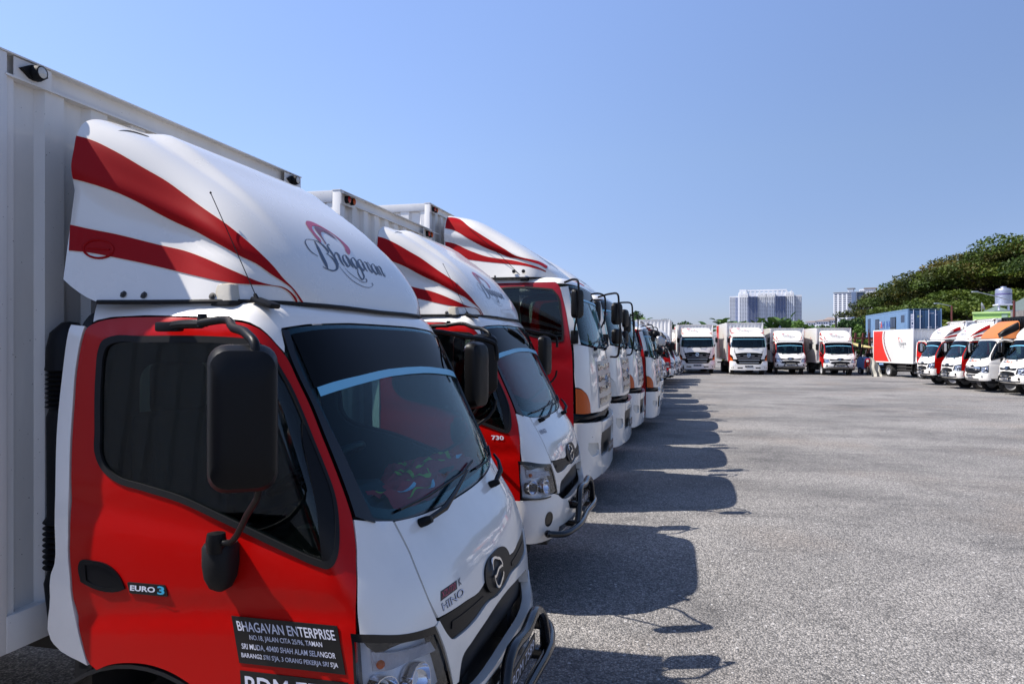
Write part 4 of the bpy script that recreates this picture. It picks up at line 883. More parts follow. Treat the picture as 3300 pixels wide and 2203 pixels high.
# ------------------------------------------------------------------ box bodies
def corr(m, fn, length, z0, z1, pitch=.24, depth=.028, off=0.0):
    """corrugated wall: fn(along, z, inward); trapezoid ribs"""
    n = max(1, int(round(length/pitch))); p = length/n
    pts = [(0, 0)]
    for i in range(n): a = i*p; pts += [(a+p*.20, 0), (a+p*.30, depth), (a+p*.70, depth), (a+p*.80, 0)]
    pts.append((length, 0)); k = len(m.v)
    for a, d in pts: m.v.append(tuple(fn(a, z0, d+off))); m.v.append(tuple(fn(a, z1, d+off)))
    for i in range(len(pts)-1): m.f.append((k+2*i, k+2*i+2, k+2*i+3, k+2*i+1))
    return m
def box_parts(t, x0, ln, w, z0, z1, style='corrugated', logo=False, red=False, lamps='round', front_mat=None, K=None):
    x1 = x0-ln; h = w/2; K = K or (x0, ln, w, z0, z1, style)
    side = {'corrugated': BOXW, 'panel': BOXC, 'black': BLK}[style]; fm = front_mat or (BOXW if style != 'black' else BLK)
    def front():
        m = M(); corr(m, lambda a, z, d: (x0-.012-d, -h+.06+a, z), w-.12, z0+.14, z1-.085, .235, .030); return m
    f = part((K, 'front'), front, 'front_wall', fm, t)
    for s in (-1, 1):
        for xx in (x0-.035, x1+.035): part((K, 'post'), lambda: M().box(-.035, .035, -.035, .035, z0, z1-.006, b=.006), 'corner_post', fm, t, loc=(xx, s*(h-.035), 0))
    def top():
        m = M(); m.box(x0-.07, x0+.004, -h-.003, h+.003, z1-.006, z1); m.box(x0-.06, x0-.035, -h+.06, h-.06, z1-.09, z1-.006); m.box(x0-.05, x0+.003, -h+.06, h-.06, z1-.092, z1-.084)
        return m
    part((K, 'toprail'), top, 'front_header_rail', fm, t)
    part((K, 'botrail'), lambda: M().box(x0-.06, x0+.002, -h+.065, h-.065, z0, z0+.14, b=.006), 'front_sill_rail', fm, t)
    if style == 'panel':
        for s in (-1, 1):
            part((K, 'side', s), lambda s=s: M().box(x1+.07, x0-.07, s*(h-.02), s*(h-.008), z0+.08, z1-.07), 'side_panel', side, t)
    else:
        for s in (-1, 1):
            part((K, 'side', s), lambda s=s: corr(M(), lambda a, z, d: (x1+.07+a, s*(h-.010-d), z), ln-.14, z0+.12, z1-.10, .27, .032), 'side_wall', side, t)
    for s in (-1, 1):
        y = s*h
        part((K, 'siderail', s), lambda y=y, s=s: M().box(x1+.07, x0-.07, min(y, y-s*.05), max(y, y-s*.05), z1-.10 if style != 'panel' else z1-.07, z1-.005, b=.004), 'upper_side_rail', fm, t)
        part((K, 'siderail2', s), lambda y=y, s=s: M().box(x1+.07, x0-.07, min(y, y-s*.05), max(y, y-s*.05), z0, z0+(.12 if style != 'panel' else .08), b=.004), 'lower_side_rail', fm, t)
    part((K, 'roof'), lambda: M().box(x1, x0-.072, -h+.01, h-.01, z1-.03, z1-.012), 'box_roof', side if style != 'black' else BLK, t)
    part((K, 'rear'), lambda: M().box(x1-.005, x1+.03, -h+.07, h-.07, z0+.02, z1-.02).box(x1-.03, x1-.006, -.01, .01, z0+.05, z1-.05), 'rear_doors', side, t)
    def under():
        m = M(); m.box(x1+.1, x0+.2, -.43, -.35, z0-.26, z0-.06); m.box(x1+.1, x0+.2, .35, .43, z0-.26, z0-.06)
        n = int(ln/.5)
        for i in range(n): x = x1+.15+i*ln/n; m.box(x, x+.05, -h+.1, h-.1, z0-.06, z0-.002)
        m.box(x1+ln*.62, x1+ln*.80, -h+.10, -.45, z0-.50, z0-.12, b=.03); m.box(x1+ln*.62, x1+ln*.80, .45, h-.10, z0-.55, z0-.12, b=.03)
        m.box(x1, x1+.08, -h+.05, h-.05, z0-.40, z0-.30)
        m.box(x1+ln*.38-.04, x1+ln*.38+.04, -.75, .75, .33, .43); m.box(x1+ln*.38-.35, x1+ln*.38+.35, -.5, .5, .40, z0-.2)
        for s in (-1, 1):
            for zz in (z0-.22, z0-.40): m.box(x1+ln*.60, x0-.2, s*(h-.06)-.01, s*(h-.06)+.01, zz-.035, zz+.035)
            for xx in (x1+ln*.61, x1+ln*.8, x0-.3): m.box(xx, xx+.04, s*(h-.09)-.01, s*(h-.09)+.01, z0-.45, z0-.002)
        return m
    part((K, 'chassis'), under, 'chassis_frame', CHAS, t)
    if lamps:
        for s in (-1, 1):
            if lamps == 'round':
                def lp():
                    m = M().lathe([(.0, -.01), (.028, -.01), (.030, .018), (.026, .034), (.022, .036)], (0, 0, 0), (1, 0, 0), 20)
                    m.prism([(-.065, 0), (-.02, .026), (.02, .026), (.055, 0), (.02, -.026), (-.02, -.026)], lambda a, b, d: (d, a, b), -.012, .006); return m
                yy = s*(h-.185) if s < 0 else s*(h-.11)
                part((K, 'lampplate'), lambda: M().box(-.004, .0, -.085, .085, -.039, .037), 'lamp_plate', fm, t, loc=(x0-.004, yy, z1-.046))
                o = part(('mk', 'round'), lp, 'marker_lamp', BLKR, t, loc=(x0+.006, yy, z1-.046))
                part(('mkl', 'round'), lambda: M().lathe([(0, .040), (.012, .039), (.0225, .034), (.0225, .030)], (0, 0, 0), (1, 0, 0), 20), 'marker_lens', LENSW, o)
            else:
                yy = s*(h-.13)
                def hood():
                    return M().prism([(-.11, .055), (.11, .055), (.085, .0), (-.085, .0)], lambda a, b, d: (d, a, b), -.0, .003).add([(0, -.11, .055), (0, .11, .055), (.085, .05, .015), (.085, -.11, .015)], [(0, 1, 2, 3)]).prism([(-.11, .055), (.11, .055), (.11, -.02), (-.11, -.02)], lambda a, b, d: (d, a, b), 0, .004)
                o = part(('mkhood',), lambda: M().add([(0, -.13, .05), (0, .13, .05), (.10, .10, .01), (.10, -.10, .01), (0, -.13, .045), (0, .13, .045), (.10, .10, .005), (.10, -.10, .005)], [(0, 1, 2, 3), (7, 6, 5, 4), (0, 4, 5, 1), (1, 5, 6, 2), (2, 6, 7, 3), (3, 7, 4, 0)]).box(-.004, .002, -.13, .13, -.045, .045), 'lamp_hood', fm, t, loc=(x0+.006, yy, z1-.07))
                for j, (dy, mt) in enumerate(((-.045, REDL), (.045, AMBER))):
                    part(('mk2', j), lambda dy=dy: M().lathe([(0, .002), (.030, .002), (.030, .03), (.027, .034)], (0, dy, 0), (1, 0, 0), 16), 'marker_lamp', BLKR, o)
                    part(('mk2l', j), lambda dy=dy: M().lathe([(0, .044), (.015, .042), (.027, .034), (.027, .03)], (0, dy, 0), (1, 0, 0), 16), 'marker_lens', mt, o)
    if red:
        for s in ((-1, 1) if style == 'panel' else (-1, 1)):
            yq = h-.0065 if style == 'panel' else h+.002
            def rp(s=s):
                zt, zb = z1-.075, z0+.085; P = [(x1+.075, zb), (x1+.075+ln*.40, zb)]
                for i in range(1, 13): u = i/12; P.append((x1+.075+ln*(.40-.19*math.sin(u*math.pi*.62)**1.0+.02*u), zb+(zt-zb)*u))
                P += [(x1+.075, zt)]
                return M().prism(P, lambda a, b, d: (a, s*(yq+d), b), -.001, .001, 0)
            part((K, 'redpanel', s), rp, 'red_side_panel', BOXR, t)
            def rb(s=s):
                zt, zb = z1-.075, z0+.085; q = []
                for i in range(33):
                    u = i/32; q.append((x1+.075+ln*(.455-.20*math.sin(u*math.pi*.62)+.02*u)+(.025 if (i//2) % 2 else 0), zb+(zt-zb)*u))
                V, F = ribbon(q, [.09]*33, 2); return M().add([(a, s*(yq+.002), b) for a, b in V], F)
            part((K, 'band', s), rb, 'maroon_band', MARO, t)
    if logo:
        for s in (-1, 1):
            yq = h-.004 if style == 'panel' else h+.003
            q = .00062
            def pl(a, b, s=s): return (x0-ln*.26+(s*-1)*(a-850)*q, s*yq, (z0+z1)/2+.30-(b+(0.32*(850-a)) - 700)*q*1.25)
            part((K, 'boxscript', s), lambda pl=pl: (lambda m: [m.add([pl(a, b) for a, b in V], F) for V, F in (ribbon(P, W, 3) for P, W in LOGO_STROKES)] and m)(M()), 'script_lettering', NAVY, t)
            part((K, 'boxarc', s), lambda pl=pl: (lambda V, F: M().add([pl(a, b) for a, b in V], F))(*trimesh2d(smooth_poly(LOGO_ARC), (), 0)), 'logo_arc', BOXR, t)
# ------------------------------------------------------------------ tall cabs
def sx(cab, pts): return [(x-(interp(cab.xf, z)-interp(cab.a, z)), z) for x, z in pts]
def sy(cab, pts):
    out = []
    for y, z in pts:
        hw = interp(cab.hw, z); r = min(abs(y)/hw, .9999)
        s = 2/math.pi*math.acos(min(r**(cab.n/2), 1)); out.append((s if y <= 0 else 2-s, z))
    return out
def symy(cab, half): return sy(cab, half+[(-y, z) for y, z in reversed(half) if y < -.001])
DOOR_B = [(-1.42, 2.60), (-1.36, 2.71), (-1.28, 2.74), (-.60, 2.74), (-.46, 2.735), (-.385, 2.68), (-.355, 2.57), (-.31, 2.38), (-.285, 2.2), (-.262, 2.0), (-.25, 1.6), (-.245, .95), (-.25, .42), (-.62, .42), (-.66, .62), (-.80, .86), (-.98, 1.0), (-1.16, 1.0), (-1.34, .92), (-1.42, 1.0)]
WIN_B = [(-1.30, 2.60), (-1.27, 2.66), (-1.21, 2.675), (-.62, 2.675), (-.50, 2.66), (-.43, 2.58), (-.385, 2.38), (-.355, 2.12), (-.36, 2.03), (-.42, 2.02), (-.80, 2.10), (-1.22, 2.17), (-1.29, 2.20), (-1.305, 2.3)]
COR_B = [(.105, 1.995), (.314, 1.982), (.52, 1.965), (.50, 1.85), (.475, 1.70), (.455, 1.5), (.432, 1.20), (.425, 1.165), (.40, 1.30), (.35, 1.38), (.26, 1.435), (.14, 1.475), (.055, 1.482), (.05, 1.6), (.075, 1.8)]
def truckB(name, loc, rz=0, lamp='amber', door=None, mirrors='small', scale=1.0, box_kw=None, full_label=None, group=None, face='panel', plate='WVC 6605', fairing=True, hood_text='HINO', sc3=None):
    C = CABB; door = door or RED; t = empty(name, loc, rz, label=full_label, cat='truck', group=group)
    if sc3: t.scale = sc3
    DB = sx(C, DOOR_B); WB = sx(C, WIN_B)
    for L in (False, True):
        a = 'L' if L else 'R'; k = lambda n: ('B', a, n)
        bump = lambda s, z: -.014*math.exp(-((z-1.80)/.05)**2)-.006*math.exp(-((z-1.45)/.02)**2) if s < 0 else 0
        d = part(k('door'), lambda: skin(C, DB, 0, .02, .08, [WB], L, bump=bump), 'door', door, t)
        part(k('seal'), lambda: skin(C, WB, .004, .02, 0, [inset(WB, .022)], L), 'window_seal', BLKR, d)
        part(k('glass'), lambda: skin(C, inset(WB, .02), -.006, .004, .1, (), L), 'window_glass', GLS, d)
        part(k('trim'), lambda: skin(C, inset(DB, .05), -.03, .02, .15, [inset(WB, .01)], L), 'door_trim', INT, d)
        part(k('handle'), lambda: skin(C, sx(C, rrect(.20, .08, .03, cx=-1.20, cy=1.58)), .003, .01, 0, (), L), 'door_handle', BLKG, d)
        part(k('pillar'), lambda: skin(C, sx(C, [(-1.43, 2.745), (-1.80, 2.745), (-1.80, 1.0), (-1.43, 1.0), (-1.43, 2.60)]), 0, .05, .2, (), L, sm=False), 'rear_pillar_panel', WHITE, t)
        part(k('apil'), lambda: skin(C, sx(C, [(-.375, 2.68), (-.345, 2.57), (-.30, 2.38), (-.275, 2.2), (-.252, 2.0)])+[(.30, 1.99), (.30, 2.2), (.33, 2.5), (.36, 2.70)], .0, .04, 0, (), L), 'windscreen_pillar', WHITE, t)
        part(k('corner'), lambda: skin(C, COR_B, 0, .03, .06, (), L), 'corner_panel', WHITE, t)
        LP = [(.058, 1.465), (.144, 1.461), (.26, 1.427), (.352, 1.37), (.402, 1.30), (.425, 1.19), (.42, 1.165), (.241, 1.164), (.053, 1.170)] if face == 'panel' else [(.10, 1.30), (.25, 1.26), (.36, 1.14), (.40, 1.05), (.2, 1.04), (.06, 1.06)]
        lm = part(k('lamp'+face), lambda: skin(C, LP, .0, .03, .04, (), L), 'corner_lamp', AMBER if lamp == 'amber' else LENSW, t)
        part(k('lampin'+face), lambda: skin(C, inset(LP, .02), -.004, .02, 0, (), L), 'lamp_reflector', REFL, lm)
        part(k('bk'), lambda: skin(C, [(.0, 1.16), (1.0, 1.16), (1.0, 1.05), (.0, 1.05)], -.03, .03, .08, (), L, sm=False), 'lamp_gap_panel', BLK, t)
        if face == 'panel':
            b = part(k('bump'), lambda: skin(C, [(.02, 1.055), (.34, 1.055), (.70, 1.035), (.70, .90), (.68, .84), (.70, .58), (.74, .46), (.73, .38), (.55, .365), (.3, .355), (.03, .36)], .03, .06, .06, [[(.30, .82), (.58, .79), (.62, .70), (.58, .645), (.38, .66), (.29, .74)]], L), 'bumper_corner', WHITE, t)
            part(k('fog'), lambda: skin(C, [(.28, .83), (.60, .80), (.64, .70), (.60, .63), (.36, .64), (.27, .74)], .012, .03, .05, (), L), 'fog_lamp', LENSW, b)
            part(k('bseam'), lambda: skin(C, [(.03, .892), (.4, .884), (.69, .868), (.69, .862), (.4, .878), (.03, .886)], .0315, .003, 0, (), L, sm=False).add(*(lambda q: (q.v, q.f))(skin(C, [(.05, .495), (.35, .488), (.70, .468), (.70, .462), (.35, .482), (.05, .489)], .0315, .003, 0, (), L, sm=False))), 'bumper_seam', BLKG, b)
        # mirrors and their arms
        y = -1.30; sgn = 1 if L else -1
        def mir(z, w, h, x=-.20, nm='a'):
            mirror_parts(t, ('B', nm), (x, y, z), R(-28), w, h, .07, L)
        def arm():
            m = M(); x = -.20
            if mirrors == 'small': m.tube([(-.36, -1.10, 2.74), (-.22, -1.25, 2.76), (-.16, -1.36, 2.72), (-.15, -1.38, 2.60), (-.17, -1.36, 2.30)], .014, 8, 4); m.tube([(-.17, -1.33, 2.34), (-.22, -1.24, 2.18), (-.23, -1.20, 2.06)], .012, 8, 3)
            elif mirrors == 'round': m.tube([(-.30, -1.10, 2.74), (-.05, -1.30, 2.72), (.06, -1.38, 2.66), (.08, -1.40, 2.52)], .013, 8, 4); m.tube([(-.24, -1.16, 2.1), (.02, -1.34, 2.2), (.08, -1.38, 2.34)], .011, 8, 3)
            else: m.tube([(-.36, -1.08, 2.76), (-.15, -1.22, 2.80), (-.02, -1.36, 2.78), (0, -1.38, 2.6), (0, -1.38, 1.9), (-.02, -1.34, 1.82), (-.15, -1.2, 1.80)], .016, 8, 4)
            m.box(-.27, -.18, -1.225, -1.18, 2.0, 2.16, b=.015)
            if L: m.mirror()
            return m
        part(k('arm'+mirrors), arm, 'mirror_arm', BLK, t)
        if mirrors == 'round':
            hs = mirror_parts(t, ('B', 'r'), (.08, y-.06, 2.42), R(-28), .20, .26, .07, L, SILV)
            for zz, xx in ((2.16, .10), (2.60, .02)):
                o = part(('B', 'rm'), lambda: M().lathe([(0, .07), (.06, .062), (.10, .035), (.115, 0), (.112, -.012)], (0, 0, 0), (1, 0, 0), 20), 'round_mirror', BLK, t, loc=(xx, (-1.30 if not L else 1.30), zz), rot=(0, R(-12), R(-40 if not L else 40)))
                part(('B', 'rmg'), lambda: M().lathe([(0, -.022), (.06, -.018), (.108, -.008), (.108, -.004)], (0, 0, 0), (1, 0, 0), 20), 'mirror_glass', MIRR, o)
        elif mirrors == 'small': mir(2.47, .17, .34)
        else:
            mir(2.48, .24, .34, -.06, 'b1'); mir(2.12, .22, .24, -.06, 'b2')
        add_wheel(t, -1.15, (-1.0 if not L else 1.0), .47, .26)
        part(k('arch'), lambda: (lambda m: m.mirror() if L else m)(wheel_arch(-1.08, .55, .50, -1.18, -.7)), 'wheel_arch_liner', CHAS, t)
    WS = strip_half([(.33, 2.705), (.6, 2.715), (1.0, 2.72)], [(.27, 2.4), (.25, 2.15), (.27, 2.03), (.5, 1.99), (.7, 1.972), (1.0, 1.96)])
    ws = part(('B', 'ws'), lambda: skin(C, WS, -.002, .004, .08), 'windscreen', GLW, t)
    part(('B', 'frit'), lambda: skin(C, WS, -.009, .012, 0, [inset(WS, .035)]), 'windscreen_surround', BLKG, ws)
    part(('B', 'film'), lambda: skin(C, strip_half([(.35, 2.69), (.6, 2.70), (1.0, 2.705)], [(.32, 2.56), (.6, 2.56), (1.0, 2.56)]), .002, .002, .1), 'visor_film', GLB, ws)
    part(('B', 'filmline'), lambda: skin(C, strip_half([(.33, 2.562), (.6, 2.562), (1.0, 2.562)], [(.33, 2.535), (.6, 2.535), (1.0, 2.535)]), .005, .002, .1), 'visor_film_strip', CYAN, ws)
    part(('B', 'roofedge'), lambda: (lambda low: M().grid(lambda u, v: C.P(-1.45+4.9*u, (lambda s: (lambda z0: z0+(2.815-z0)*(1-(1-v)**1.5))(2.745 if (s < .05 or s > 1.95) else 2.727))(-1.45+4.9*u)), 140, 10))(0), 'roof_edge_panel', WHITE, t)
    part(('B', 'roofcap'), lambda: M().prism([(-1.80, -1.01)]+[q for q in [C.P(s/20, 2.812)[:2] for s in range(-30, 71)] if q[0] > -1.79]+[(-1.80, 1.01)], lambda a_, b_, d: (a_, b_, d), 2.78, 2.811), 'roof_skin', WHITE, t)
    part(('B', 'inner'), lambda: M().box(-1.80, -1.76, -1.1, 1.1, .8, 2.74).box(-1.75, -.30, -1.12, 1.12, 1.0, 1.05).box(-.60, -.34, -1.05, 1.05, 1.0, 1.90), 'cab_interior_panels', INT, t)
    for y in (-.60, .60):
        part(('B', 'seat'), lambda: M().box(-1.35, -.85, -.25, .25, 1.2, 1.62, b=.06).box(-1.48, -1.34, -.25, .25, 1.6, 2.25, b=.05).box(-1.49, -1.38, -.13, .13, 2.24, 2.46, b=.04), 'seat', SEAT, t, loc=(0, y, 0))
    def steer():
        m = M(); c = Vector((-.70, -.60, 1.97)); ax = Vector((-.45, 0, .89)).normalized(); u = Vector((0, 1, 0)); w = ax.cross(u)
        m.tube([c+(u*math.cos(2*math.pi*i/24)+w*math.sin(2*math.pi*i/24))*.23 for i in range(24)], .017, 8, 0, True); m.tube([c-u*.22, c+u*.22], .015, 6); m.tube([c, c-ax*.3], .03, 8); return m
    part(('B', 'steer'), steer, 'steering_wheel', BLK, t)
    if face == 'panel':
        part(('B', 'hood'), lambda: skin(C, strip_half([(.53, 1.962), (.7, 1.945), (1.0, 1.935)], [(.51, 1.85), (.485, 1.70), (.465, 1.5), (.44, 1.2), (.44, 1.165), (.60, 1.16), (.80, 1.15), (1.0, 1.15)]), 0, .02, .08), 'front_panel', WHITE, t)
        g = part(('B', 'grille'), lambda: skin(C, strip_half([(.70, 1.78), (1.0, 1.78)], [(.70, 1.20), (1.0, 1.20)]), .012, .02, .08, sm=False), 'front_grille', SILV, t)
        for i in range(4):
            part(('B', 'slot', i), lambda i=i: skin(C, strip_half([(.73, 1.74-.14*i), (1.0, 1.74-.14*i)], [(.73, 1.66-.14*i), (1.0, 1.66-.14*i)]), .016, .01, .08, sm=False), 'grille_slot', BLKG, g)
        part(('B', 'emb'), lambda: emblem(on(C, 1.0, 1.50, .02), .10, .8, .01), 'emblem', CHROME, g)
        b = part(('B', 'bumpmid'), lambda: skin(C, strip_half([(.71, .60), (1.0, .60)], [(.745, .37), (1.0, .37)]), .035, .05, .08, sm=False), 'bumper', WHITE, t)
        part(('B', 'bumptop'), lambda: skin(C, strip_half([(.71, 1.03), (1.0, 1.02)], [(.71, .90), (1.0, .90)]), .035, .05, .08, sm=False), 'bumper_top_panel', WHITE, t)
        part(('B', 'bumpgr'), lambda: skin(C, strip_half([(.70, .89), (1.0, .89)], [(.70, .61), (1.0, .61)]), .0, .03, .08, sm=False), 'bumper_grille', BLK, b)
    else:
        part(('C', 'hoodtop'), lambda: skin(C, strip_half([(.53, 1.962), (.7, 1.945), (1.0, 1.935)], [(.52, 1.80), (.56, 1.58), (.62, 1.56), (.8, 1.60), (1.0, 1.62)]), 0, .02, .08), 'hood', WHITE, t)
        for L in (0, 1): part(('C', 'cheek', L), lambda: skin(C, [(.50, 1.80), (.54, 1.57), (.58, 1.54), (.66, 1.15), (.40, 1.15), (.44, 1.4)], 0, .02, .08, (), L), 'side_cheek', WHITE, t)
        g = part(('C', 'grille'), lambda: skin(C, symy(C, [(-.90, 1.52), (-.84, 1.54), (-.2, 1.50), (-.15, 1.52), (0, 1.58)])[:9]+list(reversed(symy(C, [(-.66, .86), (0, .86)]))), .015, .03, .08, sm=False), 'front_grille', BLK, t)
        for i, z in enumerate((1.40, 1.26, 1.12, .94)):
            part(('C', 'slat', i), lambda z=z, i=i: skin(C, symy(C, [(-.82+.06*i, z), (0, z)])+list(reversed(symy(C, [(-.81+.06*i, z-.035), (0, z-.035)]))), .028, .02, .08, sm=False), 'grille_slat', SILV if i > 1 else GREYP, g)
        part(('C', 'emb'), lambda: emblem(on(C, .995, 1.44, .035), .13, .85, .014), 'emblem', CHROME, g)
        b = part(('C', 'bumper'), lambda: skin(C, strip_half([(.0, 1.02), (.45, 1.03), (.56, 1.0), (.62, .86), (.66, .80), (1.0, .80)], [(.0, .42), (.5, .40), (1.0, .40)]), .04, .06, .06), 'bumper', WHITE, t)
        for L in (0, 1):
            part(('C', 'head', L), lambda L=L: skin(C, [(.20, .93), (.50, .95), (.56, .86), (.54, .74), (.30, .74), (.20, .80)], .044, .02, 0, (), L), 'headlight', REFL, b)
            part(('C', 'inlet', L), lambda L=L: skin(C, [(.66, .60), (.86, .60), (.85, .52), (.66, .52)], .044, .01, 0, (), L, sm=False), 'bumper_intake', BLKG, b)
            part(('C', 'inlet2', L), lambda L=L: skin(C, [(.25, .60), (.45, .62), (.42, .52), (.25, .50)], .044, .01, 0, (), L, sm=False), 'fog_recess', BLKG, b)
    part(('B', 'maker'), lambda: text_on(M(), 'HINO', lambda a_, b_: on(C, .64 if face == 'panel' else .60, 1.83 if face == 'panel' else 1.64, .003)(a_, b_), w=.26, h=.05, bold=.02), 'maker_lettering', GREYP, t)
    if face != 'panel': part(('C', 'five'), lambda: text_on(M(), '500', lambda a_, b_: on(C, 1.36, 1.64, .003)(a_, b_), w=.16, h=.05, bold=.02), 'series_lettering', GREYP, t)
    pl = part(('platebB',), lambda: M().box(.075, .082, -.26, .26, .60, .72, b=.002), 'number_plate', PBLACK, t)
    part(('platetextB', plate), lambda: text_on(M(), plate, lambda a_, b_: (.084, -.22+a_, .63+b_), w=.44, h=.06), 'plate_lettering', PWHITE, pl)
    for i, s in enumerate((.80, 1.15)):
        P = lambda s_, z, o: tuple(Vector(C.P(s_, z))+Vector(C.N(s_, z))*o)
        part(('B', 'wiper', i), lambda s=s: wiper([P(s-.1, 1.93, .02), P(s, 1.97, .05), P(s+.1, 2.03, .03)], [P(s-.15, 2.0, .02), P(s+.12, 2.03, .02), P(s+.3, 2.10, .02)]), 'wiper', BLK, t)
    if fairing:
        fo = fairing_parts(t, 'FB' if face == 'panel' else 'FD', FB if face == 'panel' else FD, WHITE2)
        for x in (-.98, -.86):
            for s in (-1, 1): part(('B', 'port'), lambda: M().lathe([(0, .004), (.022, .004), (.022, -.01)], (0, 0, 0), (0, -1, 0), 12), 'mounting_plug', BLKR, fo, loc=(x, s*1.15, 2.88), rot=(0, 0, 0 if s < 0 else math.pi))
    def ant():
        m = M().tube([(-.86, -1.13, 2.79), (-1.15, -1.13, 3.08), (-1.55, -1.13, 3.42)], .0035, 5); m.box(-.90, -.80, -1.16, -1.11, 2.765, 2.80, b=.01); return m
    part(('B', 'ant'), ant, 'aerial', BLK, t)
    part(('B', 'under'), lambda: M().box(-1.75, -.12, -.6, .6, .45, 1.0).box(-2.2, -.05, -.43, -.33, .62, .86).box(-2.2, -.05, .33, .43, .62, .86).box(-1.2, -1.1, -.95, .95, .40, .52), 'engine_block', CHAS, t)
    for s in (-1, 1): part(('B', 'step'), lambda: M().box(-.62, -.28, -.155, .155, .36, .62, b=.02), 'door_step', BLKR, t, loc=(0, s*1.005, 0))
    bk = {'x0': -2.05, 'ln': 6.0, 'w': 2.36, 'z0': 1.10, 'z1': 3.76, 'style': 'corrugated', 'lamps': 'hooded'} | (box_kw or {})
    box_parts(t, **bk)
    for y in (-.90, .90): add_wheel(t, bk['x0']-bk['ln']*.62, y, .47, .5, 'rear_wheel')
    return t
# ------------------------------------------------------------------ plants, buildings, yard things
def leafmat(name, a, b, c, sc=1.4):
    m = bpy.data.materials.new(name); m.use_nodes = True; N = m.node_tree.nodes; L = m.node_tree.links; p = N['Principled BSDF']
    tc = N.new('ShaderNodeTexCoord'); n = N.new('ShaderNodeTexNoise'); n.inputs['Scale'].default_value = sc; n.inputs['Detail'].default_value = 4; L.new(tc.outputs['Object'], n.inputs['Vector'])
    r = N.new('ShaderNodeValToRGB'); L.new(n.outputs[0], r.inputs[0]); e = r.color_ramp.elements; e[0].position = .34; e[0].color = (*a, 1); e[1].position = .66; e[1].color = (*c, 1); k = r.color_ramp.elements.new(.5); k.color = (*b, 1)
    L.new(r.outputs[0], p.inputs['Base Color']); p.inputs['Roughness'].default_value = .6; p.inputs['Specular IOR Level'].default_value = .3
    t = N.new('ShaderNodeBsdfTranslucent'); L.new(r.outputs[0], t.inputs[0]); x = N.new('ShaderNodeMixShader'); x.inputs[0].default_value = .22
    o = N['Material Output']; L.new(p.outputs[0], x.inputs[1]); L.new(t.outputs[0], x.inputs[2]); L.new(x.outputs[0], o.inputs[0]); return m
RAINLEAF = leafmat('rain_tree_leaf', (.018, .032, .006), (.048, .062, .009), (.115, .095, .018), .22)
RAINLEAF2 = leafmat('rain_tree_leaf_fresh', (.020, .040, .006), (.055, .088, .010), (.105, .135, .016), .25)
SHRUB = leafmat('shrub_leaf', (.035, .075, .015), (.08, .15, .025), (.15, .24, .04), .9)
DKLEAF = leafmat('dark_shrub_leaf', (.012, .032, .009), (.03, .07, .016), (.06, .11, .03), 1.2)
BANANA = leafmat('banana_leaf', (.016, .045, .012), (.045, .10, .022), (.12, .19, .05), .8)
BARK = mat('bark', (.075, .06, .045), .9, dirt=.6, dirtcol=(.03, .025, .02), dscale=4, bump=.6, bscale=12)
RUST = mat('rusty_red_post', (.11, .022, .018), .6, dirt=.5, dirtcol=(.05, .025, .02), dscale=5)
def crown(name, lobes, leaf, n, mt, parent, seed=1, flat=.5):
    """leaf clumps: small bent faces spread through the lobes of a crown, thicker towards the top skin"""
    rnd = random.Random(seed); m = M(); wsum = sum(l[3]*l[4] for l in lobes)
    for (cx, cy, cz, rx, rz) in lobes:
        k = int(n*rx*rz/wsum)
        for i in range(k):
            a = rnd.random()*2*math.pi; u = rnd.uniform(-.45, 1); r = math.sqrt(max(0, 1-u*u)) if u > 0 else math.sqrt(1-u*u*.6)
            q = rnd.random()**.35
            nz = noise.noise(Vector((cx+r*math.cos(a)*rx, cy+r*math.sin(a)*rx, cz+u*rz))*.9)
            if nz < -.12 and rnd.random() < .8: continue
            q *= 1+.22*nz
            p = Vector((cx+r*math.cos(a)*rx*q, cy+r*math.sin(a)*rx*q, cz+u*rz*q))
            s = leaf*rnd.uniform(.6, 1.4)
            e = Vector((rnd.gauss(0, 1), rnd.gauss(0, 1), rnd.gauss(0, flat))).normalized()*s
            g = Vector((rnd.gauss(0, 1), rnd.gauss(0, 1), rnd.gauss(0, flat))).normalized()
            g = (g-e.normalized()*g.dot(e.normalized())).normalized()*s*.55
            kx = len(m.v); m.v += [tuple(p-e), tuple(p+g), tuple(p+e), tuple(p-g)]; m.f.append((kx, kx+1, kx+2, kx+3))
    me = m.raw(name)
    return link(name, me, mt, parent)
def limbs(parent, paths, mt=BARK, name='trunk'):
    m = M()
    for p, r in paths: m.tube(p, r, 7, 3)
    return link(name, m.mesh(name), mt, parent)
